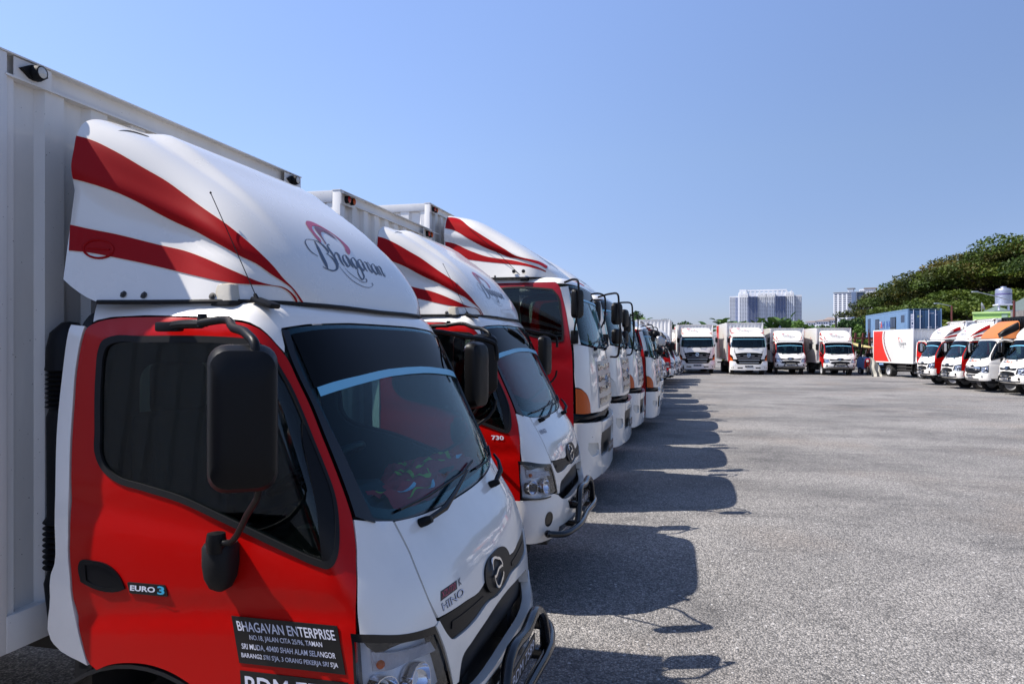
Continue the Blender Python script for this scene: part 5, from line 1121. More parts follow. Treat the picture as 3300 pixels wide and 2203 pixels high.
def rain_tree(x, y, h, r, label, seed, mt=RAINLEAF, n=9000, leaf=.30, name='rain_tree'):
    t = empty(name, (x, y, gz(x, y)-.05), label=label, cat='tree', group='tall spreading trees behind the yard'); rnd = random.Random(seed)
    lobes = []; paths = []
    paths.append(([(0, 0, 0), (.1, 0, h*.18), (0, .1, h*.34)], [.38, .32, .28]))
    for i in range(15):
        a = i*2.4+rnd.random(); d = r*math.sqrt((i+.5)/15)*.95; z = h*(.90-.30*(d/r)**2)+rnd.uniform(-.5, .5)
        c = (math.cos(a)*d, math.sin(a)*d, z); lobes.append((c[0], c[1], z, r*rnd.uniform(.26, .40), h*rnd.uniform(.07, .12)))
        if rnd.random() < .75: lobes.append((c[0]*1.04+rnd.uniform(-1, 1), c[1]*1.04, z-h*rnd.uniform(.16, .32), r*rnd.uniform(.20, .30), h*.075))
        paths.append(([(0, .05, h*.30), (c[0]*.35, c[1]*.35, h*.48), (c[0]*.75, c[1]*.75, z-h*.10), c], [.20, .14, .08, .03]))
        paths.append(([(c[0]*.5, c[1]*.5, h*.55), (c[0]*.8+rnd.uniform(-1, 1), c[1]*.8+rnd.uniform(-1, 1), z-h*.05)], [.08, .03]))
    limbs(t, paths); crown('crown', lobes, leaf, n, mt, t, seed); return t
def bush(name, x, y, h, r, label, seed, mt, n=2500, leaf=.13, cat='shrub', group=None, z=0):
    t = empty(name, (x, y, gz(x, y)), label=label, cat=cat, group=group); rnd = random.Random(seed); lobes = []; paths = []
    for i in range(9):
        a = i*2.4; d = r*math.sqrt(i/9)*.8; zz = h*rnd.uniform(.45, .85); lobes.append((math.cos(a)*d, math.sin(a)*d, zz, r*rnd.uniform(.3, .5), h*rnd.uniform(.13, .24)))
        paths.append(([(0, 0, 0), (math.cos(a)*d*.5, math.sin(a)*d*.5, zz*.5), (math.cos(a)*d, math.sin(a)*d, zz)], [.05, .035, .015]))
    limbs(t, paths, BARK, 'stem'); crown('foliage', lobes, leaf, n, mt, t, seed, 1); return t
def banana_leaf(m, base, az, length, lift, width, rnd, droop=1.0):
    pts = []; n = 9; d = Vector((math.cos(az), math.sin(az), 0)); p = Vector(base); el = lift
    for i in range(n+1):
        pts.append(p.copy()); st = length/n; p = p+(d*math.cos(el)+Vector((0, 0, 1))*math.sin(el))*st; el -= droop*.16*(i/n+.4)
    side = Vector((-math.sin(az), math.cos(az), 0))
    for i in range(1, n):
        u = i/n; w0 = width*math.sin(math.pi*min(1, u*1.02))**.6; u2 = (i+1)/n; w1 = width*max(0, math.sin(math.pi*min(1, u2*1.0)))**.6
        for s in (-1, 1):
            if rnd.random() < .12: continue
            a, b = pts[i], pts[i+1]; up = Vector((0, 0, .35)); k = len(m.v); tear = rnd.uniform(.72, 1.0)
            m.v += [tuple(a), tuple(b), tuple(b+side*s*w1*tear+up*w1), tuple(a+side*s*w0+up*w0)]; m.f.append((k, k+1, k+2, k+3))
    return pts
def banana_plant(x, y, h, label, seed, nl=8, L=2.3, mt=None, group='banana plants behind the facing trucks'):
    t = empty('banana_plant', (x, y, gz(x, y)), label=label, cat='banana plant', group=group); rnd = random.Random(seed)
    st = M().tube([(0, 0, 0), (.05, 0, h*.5), (.0, .03, h)], [.14, .11, .07], 9); link('trunk', st.mesh('trunk'), mat('banana_stem', (.10, .11, .035), .7, dirt=.6, dirtcol=(.06, .045, .02)) if 'bst' not in CACHE else CACHE['bst'], t)
    for i in range(nl):
        m = M(); az = i*2.4+rnd.random()*.6; lf = rnd.uniform(.7, 1.5); Ls = L*rnd.uniform(.7, 1.1)
        pts = banana_leaf(m, (0, 0, h*.93), az, Ls, lf, .34+.10*rnd.random(), rnd, rnd.uniform(.5, 1.5)); m.tube(pts, [.03, .02, .012, .006], 5, 0)
        link('leaf', m.raw('leaf'), mt or BANANA, t)
    return t
CONC = mat('pale_render_wall', (.60, .62, .66), .8, dirt=.2, dirtcol=(.36, .37, .40), dscale=.05)
CONCB = mat('blue_glass_bay', (.05, .085, .22), .3, dirt=.2, dirtcol=(.10, .15, .28), dscale=.1)
WINB = mat('far_window_glass', (.03, .045, .085), .4, spec=.3)
WHT = mat('white_render', (.66, .67, .70), .8)
def facade(parent, x0, x1, z0, z1, y, nx, nz, ww, wh, name='window', skip=None, mt=None, kind='stuff'):
    m = M()
    for i in range(nx):
        for j in range(nz):
            cx = x0+(i+.5)*(x1-x0)/nx; cz = z0+(j+.5)*(z1-z0)/nz
            if skip and skip(i, j): continue
            a, b = ww*(x1-x0)/nx/2, wh*(z1-z0)/nz/2; m.box(cx-a, cx+a, y-.35, y-.05, cz-b, cz+b)
    o = link(name, m.raw(name), mt or WINB, parent); o['kind'] = kind; return o
def apartment_block():
    # local x along the facade, facing -y
    t = empty('apartment_block', (0, 0, 0), label='wide pale high rise apartment block with two blue glass bays and arched crown', cat='apartment block'); return t
def view(px, Z):
    """ground position of something Z metres into the distance under picture column px of the photograph"""
    xc = (px-1650)/2388*Z; c = math.cos(R(13.6)); s = math.sin(R(13.6)); return (xc*c-Z*s, xc*s+Z*c)
def build_apartments():
    Z = 1500.; k = Z/2388; cx, cy = view(2467, Z); az = R(-3.5)
    t = apartment_block(); t.location = (cx, cy, 0); t.rotation_euler = (0, 0, az); t.scale = (.946, 1, 1)
    X = lambda p: (p-2467)*k; H = lambda y: 2.13+(1112.7-y)*k
    def wall(n, a, b, top, y0, mt): return link(n, M().box(X(a), X(b), y0, y0+22, -4, H(top)).mesh(n), mt, t)
    top = 953
    wall('left_wing', 2349, 2380, 951, 12, CONC); wall('right_wing', 2558, 2584, 951, 12, CONC)
    for a, b in ((2380, 2410), (2442, 2468), (2470, 2498), (2531, 2558)): wall('tower_wall', a, b, 944, 0, WHT if a == 2380 else CONC)
    for a, b in ((2410, 2442), (2498, 2531)): wall('glass_bay', a, b, 955, -4, CONCB)
    wall('joint', 2468, 2470, 944, 3, CONC); wall('roof_block', 2382, 2405, 931, 4, WHT); wall('roof_slab', 2378, 2556, 941, 6, WHT)
    link('roof_beam', M().box(X(2405), X(2535), 6, 18, H(937), H(932)).mesh('roof_beam'), WHT, t)
    for i in range(12):
        a = 2387+i*14.4
        link('crown_arch', M().prism([(X(a), H(953)), (X(a+5.5), H(953)), (X(a+5.5), H(942)), (X(a+4.2), H(938.5)), (X(a+1.3), H(938.5)), (X(a), H(942))], lambda p, q, d: (p, -6-d, q), 0, 8).mesh('crown_arch'), WHT, t)
    z0, z1 = -4, H(955)
    nz = 38
    facade(t, X(2350), X(2368), z0, z1, 12, 4, nz, .5, .45); facade(t, X(2368), X(2380), z0, z1, 12, 2, nz, .7, .7, mt=CONCB)
    for a, b, n in ((2382, 2410, 5), (2443, 2468, 4), (2470, 2498, 5), (2531, 2556, 4)): facade(t, X(a), X(b), z0, H(956), 0, n, nz, .48, .45)
    facade(t, X(2560), X(2584), z0, z1, 12, 4, nz, .5, .45)
    for a, b in ((2410, 2442), (2498, 2531)):
        facade(t, X(a), X(b), z0, H(956), -4, 7, nz, .72, .45, 'balcony_window', mt=WINB); facade(t, X(a), X(b), z0, H(956), -4.4, 7, nz, .10, .9, 'mullion', mt=CONC)
def build_tower():
    Z = 1100.; k = Z/2388; cx, cy = view(2740, Z); t = empty('residential_tower', (cx, cy, 0), R(-18), label='glass and white residential tower half hidden by the big trees', cat='tower block')
    W = 27*k
    H = lambda y: 2.13+(1112.7-y)*k
    link('white_wall', M().box(-28*k-10, -28*k+22, 0, 16, -4, H(943)).mesh('w'), WHT, t)
    link('glass_wall', M().box(-28*k+22, 40*k, 1, 18, -4, H(940)).mesh('w'), mat('grey_blue_curtain_wall', (.13, .17, .22), .3), t)
    link('dark_fin', M().box(4*k, 17*k, -2, 1, -4, H(941)).mesh('w'), mat('slate_fin', (.09, .13, .22), .5), t)
    link('side_wall', M().box(-28*k-10.2, -28*k-10, .2, 15, -4, H(944)).mesh('w'), WHT, t)
    nz = 30
    facade(t, -28*k-10, -28*k+8, -4, H(945), 0, 3, nz, .62, .42); facade(t, -28*k+8, -28*k+22, -4, H(945), 0, 2, nz, .75, .55)
    facade(t, -28*k+22, 4*k, -4, H(944), 1, 2, nz, .9, .62, 'window_band'); facade(t, 17*k, 40*k, -4, H(944), 1, 2, nz, .9, .6, 'window_band')
    link('roof_slab', M().box(-28*k-11, 42*k, -1, 19, H(941.5), H(940)).mesh('w'), mat('grey_slab', (.35, .38, .42), .7), t)
    link('roof_lift_room', M().box(-8*k, 8*k, 4, 14, H(940), H(930)).mesh('w'), WHT, t); link('roof_canopy', M().box(-11*k, 12*k, 2, 16, H(929.5), H(927.5)).mesh('w'), mat('dark_canopy', (.16, .15, .15), .7), t)
    cx, cy = view(2800, 1250.); k = 1250/2388
    t = empty('far_tower', (cx, cy, 0), R(-12), label='white tower top showing just above the trees beside the glass tower', cat='tower block')
    link('wall', M().box(-28*k, 22*k, 0, 20, -4, 2.13+(1112.7-931)*k).mesh('w'), WHT, t); facade(t, -26*k, 20*k, -4, 2.13+(1112.7-934)*k, 0, 8, 34, .55, .45)
    link('roof', M().box(-15*k, 24*k, -1, 21, 2.13+(1112.7-930.5)*k, 2.13+(1112.7-927)*k).mesh('w'), mat('brown_roof', (.22, .16, .13), .8), t)
def build_lowrise():
    Z = 420.; k = Z/2388; cx, cy = view(2648, Z); t = empty('lowrise_block', (cx, cy, 0), R(-9), label='low white building with hipped grey brown roofs between the two towers', cat='building')
    H = lambda y: 2.13+(1112.7-y)*k
    RF = mat('weathered_tile_roof', (.24, .19, .17), .85, dirt=.3, dirtcol=(.15, .12, .11), dscale=.6)
    for i, (a, b, e, rr, y0) in enumerate(((-46, -2, 1036, 1032, 4), (-16, 22, 1034, 1029, 0), (8, 44, 1030, 1021, 2))):
        link('wall', M().box(a*k, b*k, y0, y0+9, -1, H(e)).mesh('w'), WHT, t)
        m = M(); A, B = a*k-.6, b*k+.6; z0, z1 = H(e), H(rr); y1 = y0-.6; y2 = y0+9.6
        m.add([(A, y1, z0), (B, y1, z0), (B, y2, z0), (A, y2, z0), (A+2.5, y0+4.5, z1), (B-2.5, y0+4.5, z1), (A, y1, z0-.15), (B, y1, z0-.15), (B, y2, z0-.15), (A, y2, z0-.15)], [(0, 1, 5, 4), (1, 2, 5), (2, 3, 4, 5), (3, 0, 4), (6, 7, 1, 0), (7, 8, 2, 1), (8, 9, 3, 2), (9, 6, 0, 3)])
        link('roof', m.mesh('w'), RF, t)
        for j in range(2):
            for q in range(max(2, int((b-a)/7))):
                xx = (a+3+q*7)*k; zz = H(e)-1.3-j*1.5
                link('window', CACHE.setdefault('lrw', M().box(-.35, .35, -.08, -.02, -.35, .35).mesh('w')), WINB, t, loc=(xx, y0, zz))
BLUEC = mat('container_blue_grey', (.13, .22, .36), .5, dirt=.3, dirtcol=(.08, .13, .2), dscale=1.2)
BLUED = mat('container_navy_doors', (.018, .055, .125), .5, dirt=.3, dirtcol=(.03, .06, .10), dscale=2)
def build_container():
    ax, ay = view(2925, 58.5); bx, by = view(2790, 72.0); d = Vector((bx-ax, by-ay, 0)); ln = d.length; az = math.atan2(d.y, d.x)
    z0, z1 = 2.78, 5.02
    t = empty('office_container', (ax, ay, 0), az, label='raised blue container office with sliding windows, on a steel frame behind the trucks', cat='container')
    # local: x runs back along the long side from the door end; the long side faces +y or -y
    w = 2.44; s = 1   # body spans y -w..0 or 0..w ; near long side at y=0
    def f(a, z, dd): return (a, -dd if False else dd*1.0, z)
    # the camera is on the +y side or -y side:
    n = Vector((-math.sin(az), math.cos(az))); cs = 1 if n.dot(Vector((-ax, -ay))) > 0 else -1
    Y = lambda v: cs*(-v)      # v metres into the body from the near side
    link('long_wall', corr(M(), lambda a, z, dd: (.1+a, Y(dd), z), ln-.2, z0+.12, z1-.10, .28, .03).mesh('w'), BLUEC, t)
    link('back_wall', M().box(.1, ln-.1, min(Y(w), Y(w-.03)), max(Y(w), Y(w-.03)), z0+.1, z1-.1).mesh('w'), BLUEC, t)
    link('roof', M().box(0, ln, min(Y(0), Y(w)), max(Y(0), Y(w)), z1-.02, z1).mesh('w'), BLUEC, t)
    m = M()
    for xx in (0, ln-.12):
        for v in (0, w-.12): m.box(xx, xx+.12, min(Y(v), Y(v+.12)), max(Y(v), Y(v+.12)), z0, z1-.021)
    link('corner_posts', m.mesh('w'), BLUEC, t)
    link('top_rail', M().box(.12, ln-.12, min(Y(-.004), Y(.06)), max(Y(-.004), Y(.06)), z1-.10, z1-.021).mesh('w'), BLUEC, t)
    link('bottom_rail', M().box(.12, ln-.12, min(Y(-.004), Y(.08)), max(Y(-.004), Y(.08)), z0, z0+.14).mesh('w'), BLUEC, t)
    link('floor', M().box(0.1, ln-.1, min(Y(.1), Y(w-.1)), max(Y(.1), Y(w-.1)), z0+.02, z0+.08).mesh('w'), CHAS, t)
    # door end (at x=0)
    for i in range(2):
        v0 = .13+i*1.09
        dr = link('door', M().box(-.03, .0, min(Y(v0), Y(v0+1.07)), max(Y(v0), Y(v0+1.07)), z0+.12, z1-.12, b=.005).mesh('w'), BLUED, t)
        for j in range(2):
            vv = v0+.28+j*.48
            link('lock_bar', M().tube([(-.06, Y(vv), z0+.08), (-.06, Y(vv), z1-.08)], .022, 6).mesh('w'), PWHITE, dr)
    CACHE['cp'] = None
    def txt(s_, v0, z, ww, hh, mt):
        m = text_on(M(), s_, lambda a, b: (-.034, Y(v0+a), z+b), w=ww, h=hh, bold=.02); return link('door_lettering', m.raw('t'), mt, t)
    lp = link('white_label', M().box(-.036, -.031, min(Y(.22), Y(.46)), max(Y(.22), Y(.46)), z0+.15, z1-.42).mesh('w'), PWHITE, t)
    m = M()
    for i, ch in enumerate('CHINA'): text_on(m, ch, lambda a, b, i=i: (-.040, Y(.27+a), z1-.72-i*.26+b), w=.13, h=.17, bold=.02)
    link('label_lettering', m.raw('t'), BLUED, lp)
    txt('22 G1', .68, z1-.66, .34, .14, mat('yellow_print', (.45, .48, .14), .5)); txt('MAX GR', 1.52, z1-.40, .36, .07, PWHITE); txt('NET', 1.95, z1-.52, .2, .07, PWHITE)
    for i in range(4): txt(('30480', '2230', '28250', '33.2')[i], 1.40, z0+.75-.14*i, .3, .08, PWHITE); txt(('KG', 'KG', 'KG', 'CU.M')[i], 1.95, z0+.75-.14*i, .2, .08, PWHITE)
    # long side windows, doors, lettering
    PX = lambda p: ln*((p-2925)/(2790-2925))**1.0
    def along(p):   # picture column -> metres along
        r = None
        lo, hi = 0, ln
        for _ in range(40):
            q = (lo+hi)/2; X_, Y_ = ax+d.x/ln*q, ay+d.y/ln*q; c = math.cos(R(13.6)); s_ = math.sin(R(13.6)); pp = 1650+2388*(X_*c+Y_*s_)/(-X_*s_+Y_*c)
            if pp > p: lo = q
            else: hi = q
        return q
    FR = mat('dark_window_frame', (.012, .014, .016), .5, spec=.2)
    for a, b in ((2870, 2887), (2821, 2834)):
        x1_, x0_ = along(a), along(b); fr = link('window', M().box(x0_, x1_, min(Y(-.03), Y(.02)), max(Y(-.03), Y(.02)), z0+.78, z1-.52, b=.004).mesh('w'), FR, t)
        mid = (x0_+x1_)/2
        for u, v in ((x0_+.06, mid-.03), (mid+.03, x1_-.06)): link('pane', M().box(u, v, min(Y(-.036), Y(-.031)), max(Y(-.036), Y(-.031)), z0+.86, z1-.60).mesh('w'), WINB, fr)
        link('sill', M().box(x0_-.05, x1_+.05, min(Y(-.07), Y(-.0)), max(Y(-.07), Y(-.0)), z0+.70, z0+.775).mesh('w'), SILV, fr)
    for a, b, mt_ in ((2903, 2917, WINB), (2797, 2805, FR)):
        x1_, x0_ = along(a), along(b); dr = link('side_door', M().box(x0_, x1_, min(Y(-.02), Y(.02)), max(Y(-.02), Y(.02)), z0+.15, z1-.35).mesh('w'), BLUED if mt_ is FR else BLUEC, t)
        link('door_pane', M().box(x0_+.1, x1_-.1, min(Y(-.026), Y(-.021)), max(Y(-.026), Y(-.021)), z0+(1.2 if mt_ is WINB else .3), z1-.45).mesh('w'), WINB, dr)
    TB = mat('blue_sign_letters', (.03, .08, .30), .5)
    for ch, a, mt_ in (('T', 2835, PWHITE), ('A', 2838, BOXR), ('N', 2844.5, TB), ('H', 2857, TB), ('A', 2864, TB)):
        x = along(a); x2 = along(a+(3 if ch == 'T' else 5.5)); m = text_on(M(), ch, lambda p, q: (x-p, Y(-.012), z0+.86+q), w=x-x2, h=.62, bold=.03); link('sign_letter', m.raw('t'), mt_, t)
    # steel frame under it
    m = M()
    for q in (.2, ln*.33, ln*.66, ln-.3):
        for v in (.1, w-.1): link('support_post', CACHE.setdefault('spost', M().box(-.07, .07, -.07, .07, 0, z0).mesh('w')), RUST if q > 1 else BLUED, t, loc=(q, Y(v), 0))
    link('support_beam', M().box(0, ln, min(Y(.02), Y(.14)), max(Y(.02), Y(.14)), z0-.2, z0-.002).mesh('w'), RUST, t)
    # stair
    xs = along(2806)
    st = empty('access_stair', (*(Vector((ax, ay))+Vector((d.x, d.y))/ln*xs), 0), az, label='steep rusty red steel stair leading up to the blue container office', cat='stair')
    for s_ in (0, .7): link('stringer', M().tube([(2.0, Y(-.15-s_), .0), (.0, Y(-.15-s_), z0)], .06, 6).mesh('w'), RUST, st)
    for i in range(10): link('step', CACHE.setdefault('stp', M().box(-.12, .12, -.35, .35, -.02, .02).mesh('w')), RUST, st, loc=(2.0-2.0*(i+1)/11, Y(-.5), z0*(i+1)/11))
    for s_ in (0, .7): link('handrail', M().tube([(2.0, Y(-.15-s_), .9), (.0, Y(-.15-s_), z0+.9)], .03, 6).mesh('w'), RUST, st)
GREEN = mat('lime_green_render', (.36, .52, .16), .8, dirt=.25, dirtcol=(.24, .34, .12), dscale=1.0)
def build_green_house():
    cx, cy = view(3235, 62.); t = empty('green_building', (cx, cy, 0), R(-21), label='lime green walled building with grey roof behind the right hand trucks', cat='building'); k = 62/2388
    H = lambda y: 2.13+(1112.7-y)*k
    link('wall', M().box(-85*k, 18*k, 0, 7, 0, H(1005)).mesh('w'), GREEN, t)
    link('grey_wall', M().box(18*k, 100*k, -.2, 7, 0, H(1001)).mesh('w'), mat('stained_render', (.30, .27, .26), .9, dirt=.9, dirtcol=(.08, .07, .07), dscale=1.6, stretch=(2, 1, .5)), t)
    link('parapet', M().box(-87*k, 19*k, -.12, .1, H(1009), H(1003)).mesh('w'), mat('lime_trim', (.42, .58, .22), .7), t)
    link('canopy', M().prism([(-80*k, H(1050)), (30*k, H(1040)), (30*k, H(1044)), (-80*k, H(1054))], lambda a, b, d: (a, d, b), -1.6, -.02).mesh('w'), mat('pale_green_canopy', (.25, .45, .36), .6), t)
    RF = mat('grey_sheet_roof', (.20, .25, .24), .6, dirt=.3, dirtcol=(.2, .24, .22), dscale=2)
    link('roof', M().prism([(-62*k, H(1003)), (-20*k, H(984)), (18*k, H(1000)), (18*k, H(1004))], lambda a, b, d: (a, d, b), .5, 6.8).mesh('w'), RF, t)
    link('side_roof', M().prism([(22*k, H(1000)), (30*k, H(974)), (62*k, H(956)), (100*k, H(950)), (100*k, H(1000))], lambda a, b, d: (a, d, b), .3, 6.8).mesh('w'), RF, t)
    link('vent', M().box(-6*k, 10*k, -.05, -.0, H(1030), H(1009)).mesh('w'), mat('vent_grille', (.25, .33, .27), .7), t)
    dish = empty('satellite_dish', (*view(3163, 61.5), H(1004)), R(40), label='small pale satellite dish on the green building roof edge', cat='satellite dish')
    link('bowl', M().lathe([(0, 0), (.2, .03), (.36, .12), (.38, .13), (.36, .15), (.2, .06), (0, .03)], (0, 0, .35), (.8, -1, .5), 20).mesh('w'), SILV, dish); link('mast', M().tube([(0, 0, 0), (0, 0, .35)], .025, 6).mesh('w'), STEELG, dish)
    # water tank
    tx, ty = view(3234, 60.); kk = 60/2388; HH = lambda y: 2.13+(1112.7-y)*kk
    w = empty('water_tank', (tx, ty, HH(1000)), 0, label='shiny steel water tank on a white legged stand above the green building', cat='water tank')
    r = 23*kk; z0 = HH(980)-HH(1000); z1 = HH(935)-HH(1000)
    p = [(0, z0), (r*.95, z0)]
    for i in range(9):
        za = z0+(z1-z0)*i/9; zb = z0+(z1-z0)*(i+1)/9; p += [(r, za+.03), (r, zb-.06), (r*1.025, zb-.045), (r*1.025, zb-.015), (r, zb)]
    p += [(r*.9, z1+.10), (r*.3, z1+.20), (0, z1+.22)]
    TANK = mat('tank_steel', (.48, .50, .58), .30, metal=.75, dirt=.4, dirtcol=(.25, .26, .34), dscale=3)
    link('tank_drum', M().lathe(p, (0, 0, 0), (0, 0, 1), 28).mesh('w'), TANK, w); link('lid', M().lathe([(0, z1+.30), (.2, z1+.29), (.22, z1+.2)], (0, 0, 0), (0, 0, 1), 16).mesh('w'), TANK, w)
    lb = M(); V, F = text_polys('WATER', .2); link('label_band', M().lathe([(r+.004, z1-.38), (r+.012, z1-.38), (r+.012, z1-.24), (r+.004, z1-.24)], (0, 0, 0), (0, 0, 1), 28).mesh('w'), mat('purple_band', (.09, .07, .22), .5), w)
    for i in range(4):
        a = i*math.pi/2+.5; link('stand_leg', CACHE.setdefault('tleg', M().box(-.05, .05, -.05, .05, 0, z0).mesh('w')), PWHITE, w, loc=(math.cos(a)*r*.8, math.sin(a)*r*.8, 0))
    link('stand_ring', M().box(-r, r, -r, r, z0-.10, z0-.003).mesh('w'), PWHITE, w); link('stand_foot', M().box(-r*1.5, r*1.5, -r, r, -.08, 0.0).mesh('w'), SILV, w)
def lamp_post(px, Z, ytop, label, arm, col=RUST, head=SILV, rise=.2):
    x, y = view(px, Z); k = Z/2388; h = 2.13+(1112.7-ytop)*k
    t = empty('lamp_post', (x, y, 0), R(13.6), label=label, cat='lamp post', group='lamp posts round the yard')
    link('pole', M().tube([(0, 0, 0), (0, 0, h)], .085, 8).mesh('w'), col, t); link('arm', M().tube([(0, 0, h-.05), (arm*.6, 0, h+rise*.6), (arm, 0, h+rise)], .03, 6).mesh('w'), head, t)
    link('lamp_head', M().box(arm-.05 if arm > 0 else arm-.35, arm+.35 if arm > 0 else arm+.05, -.1, .1, h+rise-.04, h+rise+.05, b=.02).mesh('w'), head, t); return t
def forklift():
    x, y = view(2815, 50.5); t = empty('forklift', (x, y, .15), R(-70), label='pale blue forklift parked between the last facing truck and the red striped box', cat='forklift')
    LB = mat('pale_blue_paint', (.25, .42, .72), .4, dirt=.2, dirtcol=(.15, .22, .35))
    link('body', M().prism([(-1.0, .35), (.75, .35), (.85, .7), (.45, .85), (.30, .75), (-.25, .75), (-.35, 1.15), (-.9, 1.2), (-1.15, 1.0), (-1.15, .5)], lambda a, b, d: (a, d, b), -.5, .5).mesh('w'), LB, t)
    link('seat', M().box(-.40, .05, -.22, .22, .95, 1.05, b=.03).box(-.48, -.38, -.22, .22, 1.0, 1.45, b=.03).mesh('w'), BLK, t)
    m = M()
    for s in (-.42, .42): m.tube([(-.75, s, 1.1), (-.55, s, 2.05), (.35, s, 2.05), (.60, s, .8)], .035, 6)
    link('overhead_guard', m.box(-.55, .35, -.45, .45, 2.04, 2.08).mesh('w'), BLK, t)
    for s in (-.28, .28): link('mast_rail', CACHE.setdefault('mast', M().box(-.06, .06, -.05, .05, .1, 2.3).mesh('w')), mat('mast_green', (.03, .16, .08), .5) if s < 0 else CACHE['mg'], t, loc=(.92, s, 0)) if s < 0 else link('mast_rail', CACHE['mast'], t.children[-1].active_material, t, loc=(.92, s, 0))
    link('mast_bridge', M().box(.88, .96, -.3, .3, 2.1, 2.2).box(.88, .96, -.3, .3, 1.1, 1.18).mesh('w'), CHAS, t)
    for s in (-.22, .22): link('fork', CACHE.setdefault('fork', M().box(0, 1.0, -.05, .05, .05, .09).box(-.02, .03, -.05, .05, .05, .6).mesh('w')), CHAS, t, loc=(.99, s, 0))
    for xx, rr in ((.55, .30), (-.75, .24)):
        for s in (-.45, .45): add_wheel(t, xx, s, rr, .18)
def motorbike():
    x, y = view(2795, 49.8); t = empty('motorcycle', (x, y, .15), R(-100), label='small red motorcycle seen head on beside the blue forklift', cat='motorcycle')
    for xx in (.6, -.6): link('wheel', CACHE.setdefault('mcw', wheel_tyre(.29, .09).mesh('w')), TYRE, t, loc=(xx, 0, .29))
    RD = RED
    link('body', M().prism([(-.75, .75), (-.2, .62), (.1, .45), (.35, .75), (.55, 1.05), (.48, 1.1), (.2, .8), (-.2, .78), (-.7, .86)], lambda a, b, d: (a, d, b), -.12, .12).mesh('w'), RD, t)
    link('leg_shield', M().prism([(-.22, .5), (.22, .5), (.18, 1.0), (-.18, 1.0)], lambda a, b, d: (d, a, b), .45, .50).mesh('w'), RD, t)
    link('fork_tubes', M().tube([(.6, .06, .29), (.48, .06, 1.0)], .02, 6).tube([(.6, -.06, .29), (.48, -.06, 1.0)], .02, 6).mesh('w'), CHAS, t)
    link('handlebar', M().tube([(.35, -.32, 1.05), (.45, -.1, 1.05), (.45, .1, 1.05), (.35, .32, 1.05)], .015, 6).mesh('w'), CHAS, t)
    link('headlight', M().lathe([(0, .06), (.08, .05), (.09, 0)], (.52, 0, .95), (1, 0, .1), 14).mesh('w'), LENSW, t); link('seat', M().box(-.6, .05, -.11, .11, .80, .88, b=.03).mesh('w'), BLK, t)
def scaffolding_stack():
    x, y = view(2772, 53.); t = empty('steel_rack', (x, y, .15), R(13.6), label='rusty red steel rack of leaning beams behind the last facing truck', cat='steel rack')
    rnd = random.Random(5)
    for i in range(5): link('post', CACHE.setdefault('rp', M().box(-.06, .06, -.06, .06, 0, 2.9).mesh('w')), RUST, t, loc=(-1.0+.55*i, rnd.uniform(0, .6), 0), rot=(0, R(rnd.uniform(-6, 8)), 0))
    for i in range(3): link('beam', CACHE.setdefault('rb', M().box(-1.3, 1.6, -.05, .05, -.06, .06).mesh('w')), RUST, t, loc=(0, .1*i, 1.0+.75*i), rot=(0, R(rnd.uniform(-4, 4)), 0))
    x, y = view(2790, 52.); u = empty('yellow_awning', (x, y, .15), R(13.6), label='faded yellow canvas awning beside the last facing truck', cat='awning')
    link('canvas', M().add([(-1.1, 0, 1.95), (.3, -1.0, 1.80), (.45, 1.0, 2.0), (-1.0, 1.4, 2.35), (-1.1, 0, 1.92), (.3, -1.0, 1.77), (.45, 1.0, 1.97), (-1.0, 1.4, 2.32)], [(0, 1, 2, 3), (7, 6, 5, 4), (0, 4, 5, 1), (1, 5, 6, 2)]).mesh('w'), mat('yellow_canvas', (.45, .38, .16), .8), u)
    for p in ((.3, -1.0, 0), (.45, 1.0, 0), (-1.05, 0, 0)): link('pole', CACHE.setdefault('awp', M().tube([(0, 0, 0), (0, 0, 1.8)], .02, 6).mesh('w')), RUST, u, loc=p)
def tarp():
    x, y = view(2826, 47.2); t = tag(link('folded_tarpaulin', M().grid(lambda u, v: (u*.75-.35+.05*math.sin(v*9), .12*math.sin(u*14)*(.3+v)+.3*(1-v), (1-v)*(1.25-.9*u*u)), 24, 10).mesh('w', 60), mat('dusty_canvas', (.40, .38, .32), .9, dirt=.4, dirtcol=(.22, .2, .17))), 'pale dusty tarpaulin heap leaning at the rear of the red striped box', 'tarpaulin'); t.location = (x, y, .15); t.rotation_euler = (0, 0, R(13.6))
